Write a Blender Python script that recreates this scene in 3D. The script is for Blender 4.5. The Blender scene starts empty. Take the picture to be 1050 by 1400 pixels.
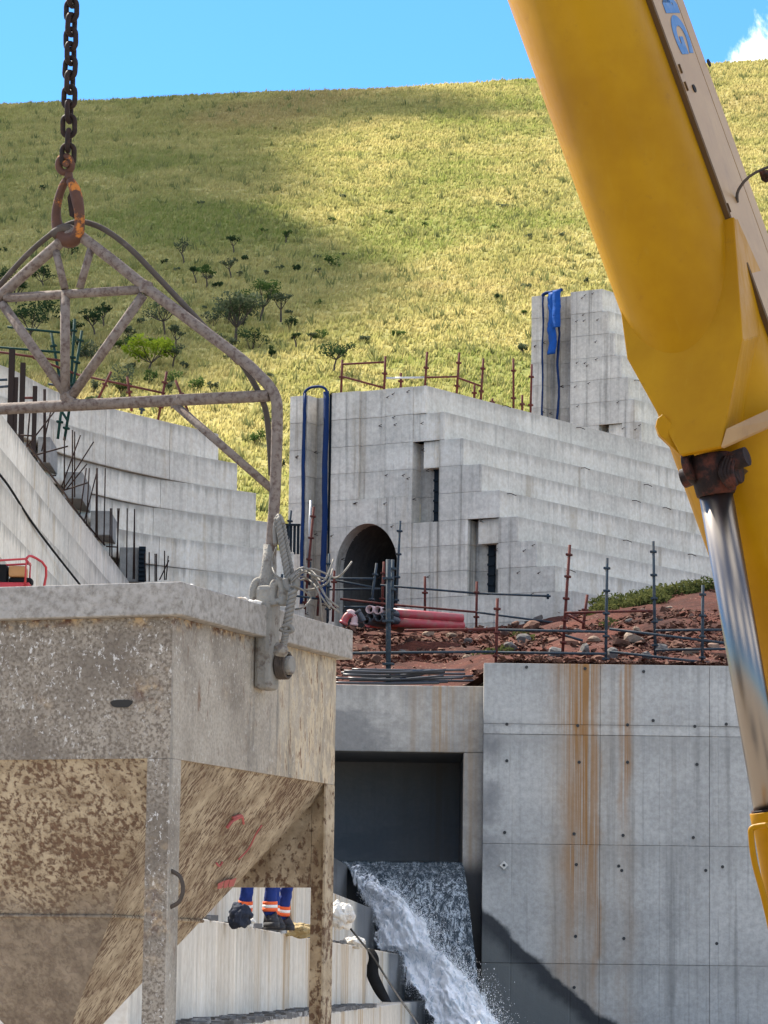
import bpy, bmesh, math, random
import numpy as np
from mathutils import Vector, Matrix, noise as mnoise
R = math.radians
random.seed(7); RNG = np.random.default_rng(7)
scene = bpy.context.scene
COL = scene.collection
# ------------------------------------------------------------------ camera
F = 4667.0; CAMZ = 1.6; PITCH = math.atan(640 / F); ROLL = 0.013
CAM = Vector((0, 0, CAMZ))
_f = Vector((0, math.cos(PITCH), math.sin(PITCH))); _u0 = Vector((0, -math.sin(PITCH), math.cos(PITCH))); _r0 = Vector((1, 0, 0))
RT = math.cos(ROLL) * _r0 + math.sin(ROLL) * _u0
UP = -math.sin(ROLL) * _r0 + math.cos(ROLL) * _u0
cd = bpy.data.cameras.new('camera'); cam = bpy.data.objects.new('camera', cd); COL.objects.link(cam)
cd.sensor_fit = 'VERTICAL'; cd.sensor_height = 24.0; cd.lens = 24.0 * F / 1400; cd.clip_start = 0.1; cd.clip_end = 20000
cam.matrix_world = Matrix(((RT.x, UP.x, -_f.x, CAM.x), (RT.y, UP.y, -_f.y, CAM.y), (RT.z, UP.z, -_f.z, CAM.z), (0, 0, 0, 1)))
scene.camera = cam
# ------------------------------------------------------------------ light
SUN = Vector((-0.43, 0.51, 0.75)).normalized()
world = bpy.data.worlds.new('World'); scene.world = world; world.use_nodes = True
sl = bpy.data.lights.new('sun', 'SUN'); sl.energy = 5.0; sl.angle = R(0.5); sl.color = (1.0, 0.93, 0.82)
so = bpy.data.objects.new('sun', sl); COL.objects.link(so); so.location = (0, 0, 200)
so.rotation_euler = SUN.to_track_quat('Z', 'Y').to_euler()
scene.view_settings.view_transform = 'Standard'; scene.view_settings.look = 'None'
scene.view_settings.exposure = 1.32; scene.view_settings.gamma = 1.0
try: scene.view_settings.use_curve_mapping = False
except Exception: pass
scene.cycles.max_bounces = 6; scene.cycles.volume_bounces = 1; scene.cycles.transparent_max_bounces = 12
scene.cycles.use_denoising = True

def ray(px, py): return _f + RT * ((px - 525) / F) + UP * ((700 - py) / F)
def W(px, py, depth):                    # point on the ray of a pixel at world depth (y)
    d = ray(px, py); return CAM + d * (depth / d.y)
def WZ(px, py, z):
    d = ray(px, py); return CAM + d * ((z - CAMZ) / d.z)
def WP(px, py, p, n):
    d = ray(px, py); return CAM + d * ((p - CAM).dot(n) / d.dot(n))

# ------------------------------------------------------------------ node helpers
class NT:
    def __init__(s, nt): s.t = nt
    def n(s, typ, **kw):
        nd = s.t.nodes.new(typ)
        for k, v in kw.items(): setattr(nd, k, v)
        return nd
    def set(s, sock, v):
        if hasattr(v, 'is_output'): s.t.links.new(v, sock)
        elif isinstance(v, (tuple, list)) and len(v) == 3 and sock.type == 'RGBA': sock.default_value = (*v, 1)
        else: sock.default_value = v
    def math(s, op, a, b=0.0, c=None, clamp=False):
        nd = s.n('ShaderNodeMath', operation=op, use_clamp=clamp); s.set(nd.inputs[0], a); s.set(nd.inputs[1], b)
        if c is not None: s.set(nd.inputs[2], c)
        return nd.outputs[0]
    def mul(s, a, b): return s.math('MULTIPLY', a, b)
    def add(s, a, b): return s.math('ADD', a, b)
    def sub(s, a, b): return s.math('SUBTRACT', a, b)
    def map(s, v, a, b, c=0.0, d=1.0, smooth=True):
        nd = s.n('ShaderNodeMapRange', interpolation_type='SMOOTHSTEP' if smooth else 'LINEAR')
        for i, x in enumerate((v, a, b, c, d)): s.set(nd.inputs[i], x)
        return nd.outputs[0]
    def mix(s, f, a, b, typ='MIX'):
        nd = s.n('ShaderNodeMix', data_type='RGBA', blend_type=typ); s.set(nd.inputs[0], f); s.set(nd.inputs[6], a); s.set(nd.inputs[7], b)
        return nd.outputs[2]
    def coord(s, kind='pos'):
        if kind == 'pos': return s.n('ShaderNodeNewGeometry').outputs['Position']
        return s.n('ShaderNodeTexCoord').outputs['Object']
    def scaled(s, co, sc=(1, 1, 1), rot=(0, 0, 0), loc=(0, 0, 0)):
        nd = s.n('ShaderNodeMapping'); s.set(nd.inputs[0], co); nd.inputs['Scale'].default_value = sc; nd.inputs['Rotation'].default_value = rot; nd.inputs['Location'].default_value = loc
        return nd.outputs[0]
    def noise(s, co, scale=1.0, detail=4.0, rough=0.55, dist=0.0):
        nd = s.n('ShaderNodeTexNoise'); s.set(nd.inputs['Vector'], co); nd.inputs['Scale'].default_value = scale
        nd.inputs['Detail'].default_value = detail; nd.inputs['Roughness'].default_value = rough; nd.inputs['Distortion'].default_value = dist
        return nd.outputs['Fac']
    def voro(s, co, scale=1.0, feature='F1', out='Distance', rnd=1.0):
        nd = s.n('ShaderNodeTexVoronoi', feature=feature); s.set(nd.inputs['Vector'], co); nd.inputs['Scale'].default_value = scale; nd.inputs['Randomness'].default_value = rnd
        return nd.outputs[out]
    def sep(s, co):
        nd = s.n('ShaderNodeSeparateXYZ'); s.set(nd.inputs[0], co); return nd.outputs
    def rand(s): return s.n('ShaderNodeObjectInfo').outputs['Random']
    def bump(s, h, strength=0.3, dist=0.02, prev=None):
        nd = s.n('ShaderNodeBump'); s.set(nd.inputs['Height'], h); nd.inputs['Strength'].default_value = strength; nd.inputs['Distance'].default_value = dist
        if prev is not None: s.set(nd.inputs['Normal'], prev)
        return nd.outputs[0]
    def gray(s, v):
        nd = s.n('ShaderNodeCombineColor'); [s.set(nd.inputs[i], v) for i in range(3)]; return nd.outputs[0]
MATS = {}
def newmat(name):
    m = bpy.data.materials.new(name); m.use_nodes = True; MATS[name] = m
    t = NT(m.node_tree); b = m.node_tree.nodes['Principled BSDF']
    return m, t, b
def simple(name, col, rough=0.6, metal=0.0, var=0.25, scale=8.0, bump=0.15, dirt=None, dscale=5.0, dth=(0.5, 0.7), bd=0.01):
    m, t, b = newmat(name); co = t.coord('pos')
    n1 = t.noise(co, scale, 5)
    c = t.mix(n1, tuple(x * (1 - var) for x in col), tuple(min(1, x * (1 + var)) for x in col))
    if dirt:
        n2 = t.noise(co, dscale, 6, 0.65); k = t.map(n2, *dth); c = t.mix(k, c, dirt)
        t.set(b.inputs['Roughness'], t.map(k, 0, 1, rough, min(1, rough + 0.3)))
    else: t.set(b.inputs['Roughness'], t.map(n1, 0.3, 0.7, rough * 0.85, min(1, rough * 1.15)))
    t.set(b.inputs['Base Color'], c); b.inputs['Metallic'].default_value = metal
    b.inputs['Specular IOR Level'].default_value = 0.5 if (rough < 0.5 or metal > 0.3) else 0.12
    if bump: t.set(b.inputs['Normal'], t.bump(t.noise(co, scale * 3, 4), bump, bd))
    return m
def concrete(name, light, dark, streak=0.25, stain=(0.30, 0.22, 0.13), stain_amt=0.35, board=0.0, sc=1.0, rnd=0.12, extra=None, bump=0.5, bdir=(1, 0.3), drip=0.4):
    m, t, b = newmat(name); co = t.coord('pos')
    bl = t.noise(t.scaled(co, (0.5 * sc, 0.5 * sc, 0.8 * sc)), 1.0, 8, 0.62)
    st = t.noise(t.scaled(co, (5 * sc, 5 * sc, 0.13 * sc)), 1.0, 4, 0.6)
    fi = t.noise(co, 9 * sc, 6, 0.7)
    c = t.mix(t.map(bl, 0.33, 0.67), dark, light)
    c = t.mix(t.mul(t.map(st, 0.5, 0.72), streak), c, tuple(x * 0.45 for x in dark))
    c = t.mix(t.mul(t.map(st, 0.45, 0.25), 0.3), c, tuple(min(1, x * 1.25) for x in light))
    c = t.mix(0.35, c, t.gray(t.map(fi, 0.25, 0.75, 0.25, 0.75)), 'OVERLAY')
    ss = t.noise(t.scaled(co, (1.6 * sc, 1.6 * sc, 0.16 * sc), loc=(5, 3, 1)), 1.0, 5, 0.6)
    c = t.mix(t.mul(t.map(ss, 0.56, 0.72), stain_amt), c, stain)
    r = t.map(t.rand(), 0, 1, 1 - rnd, 1 + rnd, False); c = t.mix(1.0, c, t.gray(r), 'MULTIPLY')
    h = t.add(t.mul(fi, 0.5), t.mul(st, 0.6))
    if board:
        x, y, z = t.sep(co)
        fr = t.math('FRACT', t.mul(t.add(t.add(t.mul(x, bdir[0]), t.mul(y, bdir[1])), t.mul(st, 0.05)), 1.0 / board))
        ln = t.map(t.math('ABSOLUTE', t.sub(fr, 0.5)), 0.0, 0.05, 1.0, 0.0)
        gate = t.map(t.noise(t.scaled(co, (2, 2, 0.4)), 1.0, 2), 0.4, 0.6)
        ln = t.mul(ln, gate)
        c = t.mix(t.mul(ln, 0.17), c, tuple(x * 0.55 for x in dark)); h = t.sub(h, t.mul(ln, 0.5))
    gz = t.sep(t.n('ShaderNodeTexCoord').outputs['Generated'])[2]
    dp = t.mul(t.map(t.add(gz, t.mul(t.sub(st, 0.5), 0.9)), 0.62, 1.0), t.map(bl, 0.35, 0.6, 0.35, 1.0))
    c = t.mix(t.mul(dp, drip), c, tuple(x * 0.5 for x in dark))
    foot = t.map(gz, 0.08, 0.0); c = t.mix(t.mul(foot, drip * 0.6), c, tuple(x * 0.6 for x in dark))
    rough = 0.88
    if extra: c, rough = extra(t, co, c)
    t.set(b.inputs['Base Color'], c); t.set(b.inputs['Roughness'], rough); b.inputs['Specular IOR Level'].default_value = 0.15
    t.set(b.inputs['Normal'], t.bump(h, bump, 0.03))
    return m
# ------------------------------------------------------------------ mesh helpers
class MB:
    def __init__(s): s.v = []; s.f = []; s.sm = []
    def face(s, idx, sm=False): s.f.append(tuple(idx)); s.sm.append(sm)
    def addv(s, pts): k = len(s.v); s.v += [Vector(p) for p in pts]; return k
    def box(s, c, size, rotz=0.0, axes=None):
        c = Vector(c)
        if axes is None:
            axes = (Vector((math.cos(rotz), math.sin(rotz), 0)), Vector((-math.sin(rotz), math.cos(rotz), 0)), Vector((0, 0, 1)))
        k = s.addv([c + axes[0] * (size[0] / 2 * a) + axes[1] * (size[1] / 2 * b) + axes[2] * (size[2] / 2 * d) for a in (-1, 1) for b in (-1, 1) for d in (-1, 1)])
        for q in ((0, 1, 3, 2), (4, 6, 7, 5), (0, 4, 5, 1), (2, 3, 7, 6), (0, 2, 6, 4), (1, 5, 7, 3)): s.face([k + i for i in q])
        return s
    def box2(s, a, b): a = Vector(a); b = Vector(b); return s.box((a + b) / 2, [abs(x) for x in (b - a)])
    def loft(s, A, B, caps=True, sm=False):   # two loops with equal counts
        n = len(A); k = s.addv(A); j = s.addv(B)
        for i in range(n): s.face((k + i, k + (i + 1) % n, j + (i + 1) % n, j + i), sm)
        if caps: s.face([k + i for i in range(n)][::-1]); s.face([j + i for i in range(n)])
        return s
    def prism(s, plan, z0, z1): return s.loft([(p[0], p[1], z0) for p in plan], [(p[0], p[1], z1) for p in plan])
    def slab(s, pts, off):
        off = Vector(off); return s.loft([Vector(p) for p in pts], [Vector(p) + off for p in pts])
    def tube(s, pts, r, n=8, closed=False, caps=True):
        pts = [Vector(p) for p in pts]; m = len(pts)
        rs = r if isinstance(r, (list, tuple)) else [r] * m
        prev = None; rings = []
        for i, p in enumerate(pts):
            if closed: tg = pts[(i + 1) % m] - pts[i - 1]
            else: tg = pts[min(i + 1, m - 1)] - pts[max(i - 1, 0)]
            tg.normalize()
            if prev is None:
                prev = tg.orthogonal().normalized()
            prev = (prev - tg * prev.dot(tg)).normalized(); q = tg.cross(prev)
            rings.append(s.addv([p + (prev * math.cos(2 * math.pi * j / n) + q * math.sin(2 * math.pi * j / n)) * rs[i] for j in range(n)]))
        for i in range(m if closed else m - 1):
            a = rings[i]; b = rings[(i + 1) % m]
            sh = 0
            if closed and i == m - 1:   # match the seam
                sh = min(range(n), key=lambda t: (s.v[a] - s.v[b + t]).length)
            for j in range(n): s.face((a + j, a + (j + 1) % n, b + (j + 1 + sh) % n, b + (j + sh) % n), True)
        if caps and not closed:
            s.face([rings[0] + j for j in range(n)][::-1]); s.face([rings[-1] + j for j in range(n)])
        return s
def smooth_path(pts, k=6):
    pts = [Vector(p) for p in pts]; out = []
    for i in range(len(pts) - 1):
        p0 = pts[max(i - 1, 0)]; p1 = pts[i]; p2 = pts[i + 1]; p3 = pts[min(i + 2, len(pts) - 1)]
        for j in range(k):
            t = j / k
            out.append(0.5 * ((2 * p1) + (p2 - p0) * t + (2 * p0 - 5 * p1 + 4 * p2 - p3) * t * t + (3 * p1 - p0 - 3 * p2 + p3) * t ** 3))
    out.append(pts[-1]); return out
MTX = {}
def tag(o, label=None, cat=None, group=None, kind=None):
    if label: o['label'] = label
    if cat: o['category'] = cat
    if group: o['group'] = group
    if kind: o['kind'] = kind
    return o
def link(o, parent=None):
    COL.objects.link(o)
    if parent is not None: o.parent = parent
    return o
def thing(name, loc, label, cat, group=None, rotz=0.0):
    o = bpy.data.objects.new(name, None); link(o); o.empty_display_size = 0.2
    o.location = loc; o.rotation_euler = (0, 0, rotz)
    MTX[o] = Matrix.Translation(Vector(loc)) @ Matrix.Rotation(rotz, 4, 'Z')
    return tag(o, label, cat, group)
def wmat(o): return MTX.get(o, Matrix.Identity(4))
def obj(name, mb, mat, parent=None, local=False, bevel=0.0, recalc=True, origin=None):
    me = bpy.data.meshes.new(name); vs = mb.v
    if origin is not None: o_m = Matrix.Translation(Vector(origin))
    else: o_m = Matrix.Identity(4)
    if parent is not None and not local:
        base = wmat(parent).inverted(); vs = [base @ v for v in vs]
    if parent is None and origin is not None:
        inv = o_m.inverted(); vs = [inv @ v for v in vs]
    me.from_pydata([tuple(v) for v in vs], [], mb.f)
    me.polygons.foreach_set('use_smooth', mb.sm)
    if recalc:
        bm = bmesh.new(); bm.from_mesh(me); bmesh.ops.recalc_face_normals(bm, faces=bm.faces); bm.to_mesh(me); bm.free()
    me.materials.append(MATS[mat] if isinstance(mat, str) else mat)
    o = bpy.data.objects.new(name, me); link(o, parent)
    if parent is None and origin is not None: o.location = origin; MTX[o] = o_m
    elif parent is not None: MTX[o] = wmat(parent)     # children sit at identity
    if bevel:
        b = o.modifiers.new('bevel', 'BEVEL'); b.width = bevel; b.segments = 2; b.limit_method = 'ANGLE'
    return o
def npmesh(name, V, Fc, mat, parent=None, attr=None, smooth=False):
    me = bpy.data.meshes.new(name); V = np.asarray(V, np.float32); Fc = np.asarray(Fc, np.int32); k = Fc.shape[1]
    me.vertices.add(len(V)); me.vertices.foreach_set('co', V.ravel())
    me.loops.add(Fc.size); me.loops.foreach_set('vertex_index', Fc.ravel())
    me.polygons.add(len(Fc)); me.polygons.foreach_set('loop_start', np.arange(0, Fc.size, k, dtype=np.int32))
    me.polygons.foreach_set('use_smooth', np.full(len(Fc), smooth))
    if attr is not None:
        a = me.attributes.new('tint', 'FLOAT', 'POINT'); a.data.foreach_set('value', np.asarray(attr, np.float32))
    me.update(calc_edges=True); me.materials.append(MATS[mat] if isinstance(mat, str) else mat)
    o = bpy.data.objects.new(name, me); link(o, parent)
    if parent is not None:
        pass
    return o
def fbm(x, y, s=1.0, o=4, seed=0.0):
    v = 0; a = 1; tt = 0
    for i in range(o):
        v += a * mnoise.noise(Vector((x * s + seed, y * s - seed, seed * 1.7))); tt += a; a *= 0.5; s *= 2.03
    return v / tt
# ------------------------------------------------------------------ sky
wt = NT(world.node_tree); bg = world.node_tree.nodes['Background']
sky = wt.n('ShaderNodeTexSky', sky_type='NISHITA'); sky.sun_disc = False
sky.sun_elevation = math.asin(SUN.z); sky.sun_rotation = math.atan2(SUN.x, SUN.y)
sky.air_density = 1.0; sky.dust_density = 0.35; sky.ozone_density = 1.5; sky.altitude = 1000
wd = wt.n('ShaderNodeTexCoord').outputs['Generated']
# one cumulus over the ridge; bright unseen clouds elsewhere added for fill light
cn = wt.noise(wd, 26, 8, 0.62, 0.4); cm = None
for az, el, ra in ((7.9, 14.3, 2.9), (36, 24, 15), (-38, 32, 15), (80, 26, 18), (-85, 28, 17), (125, 30, 19), (-135, 28, 19), (175, 32, 20), (55, 58, 18), (-20, 66, 15), (-110, 62, 18), (150, 64, 19)):
    d = Vector((math.sin(R(az)) * math.cos(R(el)), math.cos(R(az)) * math.cos(R(el)), math.sin(R(el))))
    vd = wt.n('ShaderNodeVectorMath', operation='DISTANCE'); wt.set(vd.inputs[0], wd); vd.inputs[1].default_value = d
    k = wt.sub(1.0, wt.math('DIVIDE', vd.outputs['Value'], math.radians(ra)))
    cm = k if cm is None else wt.math('MAXIMUM', cm, k)
mask = wt.map(wt.add(wt.mul(cm, 0.9), wt.mul(wt.sub(cn, 0.5), 2.6)), 0.12, 0.55)
skyc = wt.mix(1.0, sky.outputs[0], (0.33, 0.66, 1.0), 'MULTIPLY')
wt.set(bg.inputs['Color'], wt.mix(wt.mul(mask, 0.9), skyc, (14.0, 13.7, 13.2)))
bg.inputs['Strength'].default_value = 0.10

# ------------------------------------------------------------------ materials
concrete('dam_concrete', (0.67, 0.61, 0.51), (0.54, 0.495, 0.415), streak=0.25, stain_amt=0.4, board=0.33, rnd=0.035, drip=0.55)
concrete('pier_concrete', (0.61, 0.56, 0.475), (0.46, 0.425, 0.365), streak=0.85, stain_amt=0.3, board=0.28, rnd=0.06, drip=0.28, bdir=(1, -0.5))
concrete('left_concrete', (0.69, 0.62, 0.51), (0.55, 0.495, 0.41), streak=0.35, stain=(0.40, 0.28, 0.15), stain_amt=0.5, board=0.5, rnd=0.10, drip=0.75)
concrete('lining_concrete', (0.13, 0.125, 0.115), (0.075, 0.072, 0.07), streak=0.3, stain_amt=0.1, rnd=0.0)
concrete('recess_shade_concrete', (0.44, 0.41, 0.355), (0.32, 0.30, 0.265), streak=0.8, stain_amt=0.2, board=0.28, rnd=0.05, drip=0.25, bdir=(1, -0.5))  # pier concrete darkened to paint the shade inside grooves and slots
concrete('block_concrete', (0.33, 0.31, 0.28), (0.23, 0.22, 0.2), streak=0.3, stain_amt=0.1, rnd=0.08)
def step_extra(t, co, c):
    x, y, z = t.sep(co)
    n = t.noise(t.scaled(co, (0.9, 0.55, 0.05)), 1.0, 5, 0.6); k = t.map(n, 0.50, 0.60)
    g = t.map(t.noise(t.scaled(co, (6, 4, 0.05)), 1.0, 3), 0.42, 0.62, 0.35, 1.0)
    far = t.map(y, 34, 42, 0.35, 1.0)
    c = t.mix(t.mul(t.mul(k, g), t.mul(far, 0.75)), c, (0.33, 0.215, 0.10))
    wetn = t.noise(t.scaled(co, (1, 1, 0.6)), 1.2, 3)
    wet = t.map(t.add(y, t.mul(wetn, 2.0)), 65.5, 67.0)
    c = t.mix(t.mul(wet, 0.85), c, (0.045, 0.055, 0.065))
    return c, t.map(wet, 0, 1, 0.88, 0.35)
concrete('step_concrete', (0.66, 0.60, 0.505), (0.54, 0.49, 0.41), streak=0.25, stain_amt=0.15, board=0.9, rnd=0.05, extra=step_extra, bdir=(0, 1))
WALLD = 72.0
def xw(px, py=1100): return W(px, py, WALLD).x
def zw(py, px=800): return W(px, py, WALLD).z
def wall_extra(t, co, c):
    x, y, z = t.sep(co)
    wob = t.mul(t.sub(t.noise(t.scaled(co, (0.5, 0.5, 0.8)), 1.0, 5), 0.5), 0.5)
    fine = t.noise(t.scaled(co, (14, 14, 0.18)), 1.0, 4, 0.65)
    for px, w, amt, zb, zt in ((796, 0.46, 1.0, 1300, 905), (768, 0.42, 0.45, 1010, 905), (856, 0.20, 0.75, 1160, 905), (775, 0.2, 0.3, 1400, 1150), (815, 0.12, 0.5, 1400, 1000)):
        d = t.math('ABSOLUTE', t.sub(t.add(x, wob), xw(px)))
        k = t.map(d, w * 0.15, w, 1.0, 0.0)
        k = t.mul(k, t.map(fine, 0.34, 0.56))
        k = t.mul(k, t.map(z, zw(zb), zw(zb) + 1.8, 0.15, 1.0))
        c = t.mix(t.mul(t.map(d, 0.0, w * 2.2, 1.0, 0.0), amt * 0.22), c, (0.34, 0.23, 0.12)); c = t.mix(t.mul(k, amt * 0.95), c, (0.28, 0.135, 0.042))
    # darker grey patch by the culvert end
    e = t.mul(t.map(x, xw(700), xw(672)), t.mul(t.map(z, zw(975), zw(1010)), t.map(z, zw(1230), zw(1150))))
    e = t.mul(e, t.map(t.noise(co, 1.2, 5), 0.35, 0.6)); c = t.mix(t.mul(e, 0.6), c, (0.12, 0.12, 0.125))
    # wet foot of the wall below a curved tide line
    tl = t.math('POWER', t.math('MAXIMUM', t.sub(xw(900), x), 0.0), 1.25)
    line = t.add(zw(1425), t.mul(tl, 0.56))
    dz = t.sub(t.add(line, t.mul(t.sub(t.noise(co, 1.6, 5), 0.5), 0.7)), z)
    wet = t.map(dz, 0.0, 0.18); edge = t.mul(t.map(dz, 0.0, 0.15), t.map(dz, 0.75, 0.35))
    wc = t.mix(edge, (0.115, 0.118, 0.11), (0.022, 0.024, 0.027))
    c = t.mix(t.mul(wet, 0.95), c, wc)
    return c, t.map(wet, 0, 1, 0.85, 0.42)
concrete('wall_concrete', (0.44, 0.425, 0.39), (0.35, 0.34, 0.315), streak=0.5, stain_amt=0.12, board=0.62, rnd=0.05, extra=wall_extra, bdir=(1, 0))
def culv_extra(t, co, c):
    x, y, z = t.sep(co)
    fine = t.noise(t.scaled(co, (9, 9, 0.2)), 1.0, 4, 0.65)
    for px, w, amt in ((605, 0.35, 0.8), (565, 0.5, 0.25), (640, 0.3, 0.4)):
        d = t.math('ABSOLUTE', t.sub(x, xw(px))); k = t.mul(t.map(d, w * 0.2, w, 1.0, 0.0), t.map(fine, 0.36, 0.6))
        c = t.mix(t.mul(k, amt), c, (0.36, 0.215, 0.09))
    dk = t.map(t.noise(t.scaled(co, (0.5, 0.5, 1.2)), 1.0, 6, 0.6), 0.48, 0.6)
    dk = t.mul(dk, t.map(x, xw(600), xw(500), 0.2, 1.0)); c = t.mix(t.mul(dk, 0.55), c, (0.16, 0.155, 0.15))
    wet = t.map(z, zw(1200), zw(1165), 1.0, 0.0); c = t.mix(wet, c, (0.05, 0.05, 0.05))
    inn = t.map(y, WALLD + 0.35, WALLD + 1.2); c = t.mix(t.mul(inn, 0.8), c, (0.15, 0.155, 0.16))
    return c, 0.8
concrete('culvert_concrete', (0.50, 0.46, 0.40), (0.38, 0.35, 0.305), streak=0.3, stain_amt=0.2, board=0.0, rnd=0.06, extra=culv_extra)
simple('tie_hole', (0.05, 0.05, 0.05), 0.9, bump=0)
simple('rebar', (0.035, 0.022, 0.018), 0.85, 0.3, 0.4, 20)
simple('steel_beam', (0.032, 0.023, 0.02), 0.8, 0.3, 0.4, 6)
simple('scaffold_red', (0.10, 0.028, 0.022), 0.8, 0.0, 0.4, 9, dirt=(0.075, 0.055, 0.048), dscale=14)
simple('scaffold_blue', (0.032, 0.046, 0.058), 0.75, 0.0, 0.35, 9, dirt=(0.085, 0.08, 0.075), dscale=12)
simple('scaffold_green', (0.010, 0.034, 0.026), 0.75, 0.0, 0.35, 9)
simple('scaffold_grey', (0.42, 0.42, 0.42), 0.5, 0.5, 0.2, 9)
simple('blue_membrane', (0.006, 0.022, 0.080), 0.75, 0, 0.35, 4, 0.3)
simple('blue_flap', (0.010, 0.068, 0.27), 0.7, 0, 0.35, 5, 0.3)
simple('formwork_black', (0.012, 0.018, 0.024), 0.7, 0, 0.3, 10)
simple('pipe_red', (0.36, 0.040, 0.050), 0.45, 0, 0.25, 3, dirt=(0.26, 0.12, 0.09), dscale=4.0, dth=(0.42, 0.7))
simple('pipe_pale', (0.50, 0.36, 0.34), 0.55, 0, 0.2, 3)
simple('pipe_dark', (0.03, 0.033, 0.038), 0.45, 0, 0.3, 3)
simple('pipe_bore', (0.02, 0.018, 0.018), 0.9, bump=0)
# red earth and rock
m, t, b = newmat('red_earth'); b.inputs['Specular IOR Level'].default_value = 0.12; co = t.coord('pos')
n1 = t.noise(co, 0.7, 8, 0.65); n2 = t.noise(co, 5, 6, 0.7)
c = t.mix(t.map(n1, 0.3, 0.7), (0.032, 0.010, 0.006), (0.098, 0.031, 0.019)); c = t.mix(0.5, c, t.gray(n2), 'OVERLAY')
sp = t.map(t.voro(co, 6.0), 0.10, 0.22, 1.0, 0.0); sp = t.mul(sp, t.map(t.noise(co, 1.1, 3), 0.45, 0.6)); c = t.mix(sp, c, (0.24, 0.15, 0.10))
t.set(b.inputs['Base Color'], c); b.inputs['Roughness'].default_value = 0.95; t.set(b.inputs['Normal'], t.bump(n2, 0.8, 0.08))
m, t, b = newmat('rock'); b.inputs['Specular IOR Level'].default_value = 0.12; co = t.coord('pos')
n1 = t.noise(co, 2.0, 6, 0.6); r = t.rand()
c = t.mix(t.map(r, 0.35, 0.65), (0.15, 0.075, 0.05), (0.15, 0.145, 0.135)); c = t.mix(t.map(t.math('FRACT', t.mul(r, 7.3)), 0.7, 0.8), c, (0.26, 0.19, 0.135))
c = t.mix(t.map(n1, 0.35, 0.65), t.mix(0.5, c, (0.03, 0.02, 0.015)), c); t.set(b.inputs['Base Color'], c); b.inputs['Roughness'].default_value = 0.9
t.set(b.inputs['Normal'], t.bump(t.noise(co, 8, 6), 0.6, 0.04))
m, t, b = newmat('earth_ground'); b.inputs['Specular IOR Level'].default_value = 0.12; co = t.coord('pos')
n1 = t.noise(co, 0.4, 8, 0.6); c = t.mix(n1, (0.26, 0.225, 0.185), (0.40, 0.36, 0.31)); t.set(b.inputs['Base Color'], c); b.inputs['Roughness'].default_value = 0.95
t.set(b.inputs['Normal'], t.bump(t.noise(co, 6, 6), 0.6, 0.05))
# hillside soil under the grass
def grass_cols(t, co):
    big = t.noise(t.scaled(co, (1, 0.6, 0.6)), 0.035, 5, 0.6); mid = t.noise(co, 0.16, 6, 0.65); fi = t.noise(co, 1.1, 5, 0.7)
    c = t.mix(t.map(mid, 0.38, 0.62), (0.33, 0.315, 0.10), (0.47, 0.41, 0.155))
    c = t.mix(t.mul(t.map(big, 0.54, 0.70), 0.5), c, (0.39, 0.265, 0.13))
    c = t.mix(t.mul(t.map(big, 0.47, 0.36), 0.75), c, (0.19, 0.24, 0.05))
    c = t.mix(t.mul(t.map(fi, 0.55, 0.75), 0.5), c, (0.50, 0.415, 0.19))
    return c
m, t, b = newmat('hill_soil'); co = t.coord('pos'); c = grass_cols(t, co)
c = t.mix(0.35, c, (0.14, 0.11, 0.04)); t.set(b.inputs['Base Color'], c); b.inputs['Roughness'].default_value = 1.0
b.inputs['Specular IOR Level'].default_value = 0.05
m, t, b = newmat('hill_grass'); co = t.coord('pos'); c = grass_cols(t, co)
at = t.n('ShaderNodeAttribute', attribute_name='tint').outputs['Fac']
c = t.mix(t.map(at, 0.0, 1.0, 0.0, 0.45), c, (0.47, 0.385, 0.165)); c = t.mix(1.0, c, t.gray(t.map(t.math('FRACT', t.mul(at, 7.7)), 0, 1, 0.84, 1.14, False)), 'MULTIPLY')
out = m.node_tree.nodes['Material Output']; df = t.n('ShaderNodeBsdfDiffuse'); tr = t.n('ShaderNodeBsdfTranslucent'); mx = t.n('ShaderNodeMixShader'); mx.inputs[0].default_value = 0.55
t.set(df.inputs['Color'], c); t.set(tr.inputs['Color'], c); t.set(mx.inputs[1], df.outputs[0]); t.set(mx.inputs[2], tr.outputs[0]); t.set(out.inputs[0], mx.outputs[0])
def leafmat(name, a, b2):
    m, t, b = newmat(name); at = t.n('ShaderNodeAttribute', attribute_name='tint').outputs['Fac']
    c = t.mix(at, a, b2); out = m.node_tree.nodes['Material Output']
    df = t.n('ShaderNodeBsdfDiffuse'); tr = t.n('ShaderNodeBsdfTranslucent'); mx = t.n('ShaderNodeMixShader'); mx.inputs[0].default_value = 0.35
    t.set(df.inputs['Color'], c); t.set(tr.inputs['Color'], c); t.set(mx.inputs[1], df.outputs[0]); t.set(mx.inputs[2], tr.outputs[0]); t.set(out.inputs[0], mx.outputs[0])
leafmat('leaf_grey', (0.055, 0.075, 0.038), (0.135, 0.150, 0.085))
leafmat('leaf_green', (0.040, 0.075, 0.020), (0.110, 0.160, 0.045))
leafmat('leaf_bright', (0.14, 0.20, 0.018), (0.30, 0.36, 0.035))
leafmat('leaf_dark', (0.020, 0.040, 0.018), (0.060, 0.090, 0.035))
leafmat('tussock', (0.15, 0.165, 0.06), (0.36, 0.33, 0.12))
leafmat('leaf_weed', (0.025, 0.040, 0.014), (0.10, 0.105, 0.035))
simple('bark', (0.075, 0.058, 0.045), 0.95, 0, 0.35, 4)
_k0 = W(249, 795, 14.0); _k1 = WZ(483, 862, _k0.z); HBX = math.hypot(_k1.x - _k0.x, _k1.y - _k0.y) / 2 - 0.06
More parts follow.
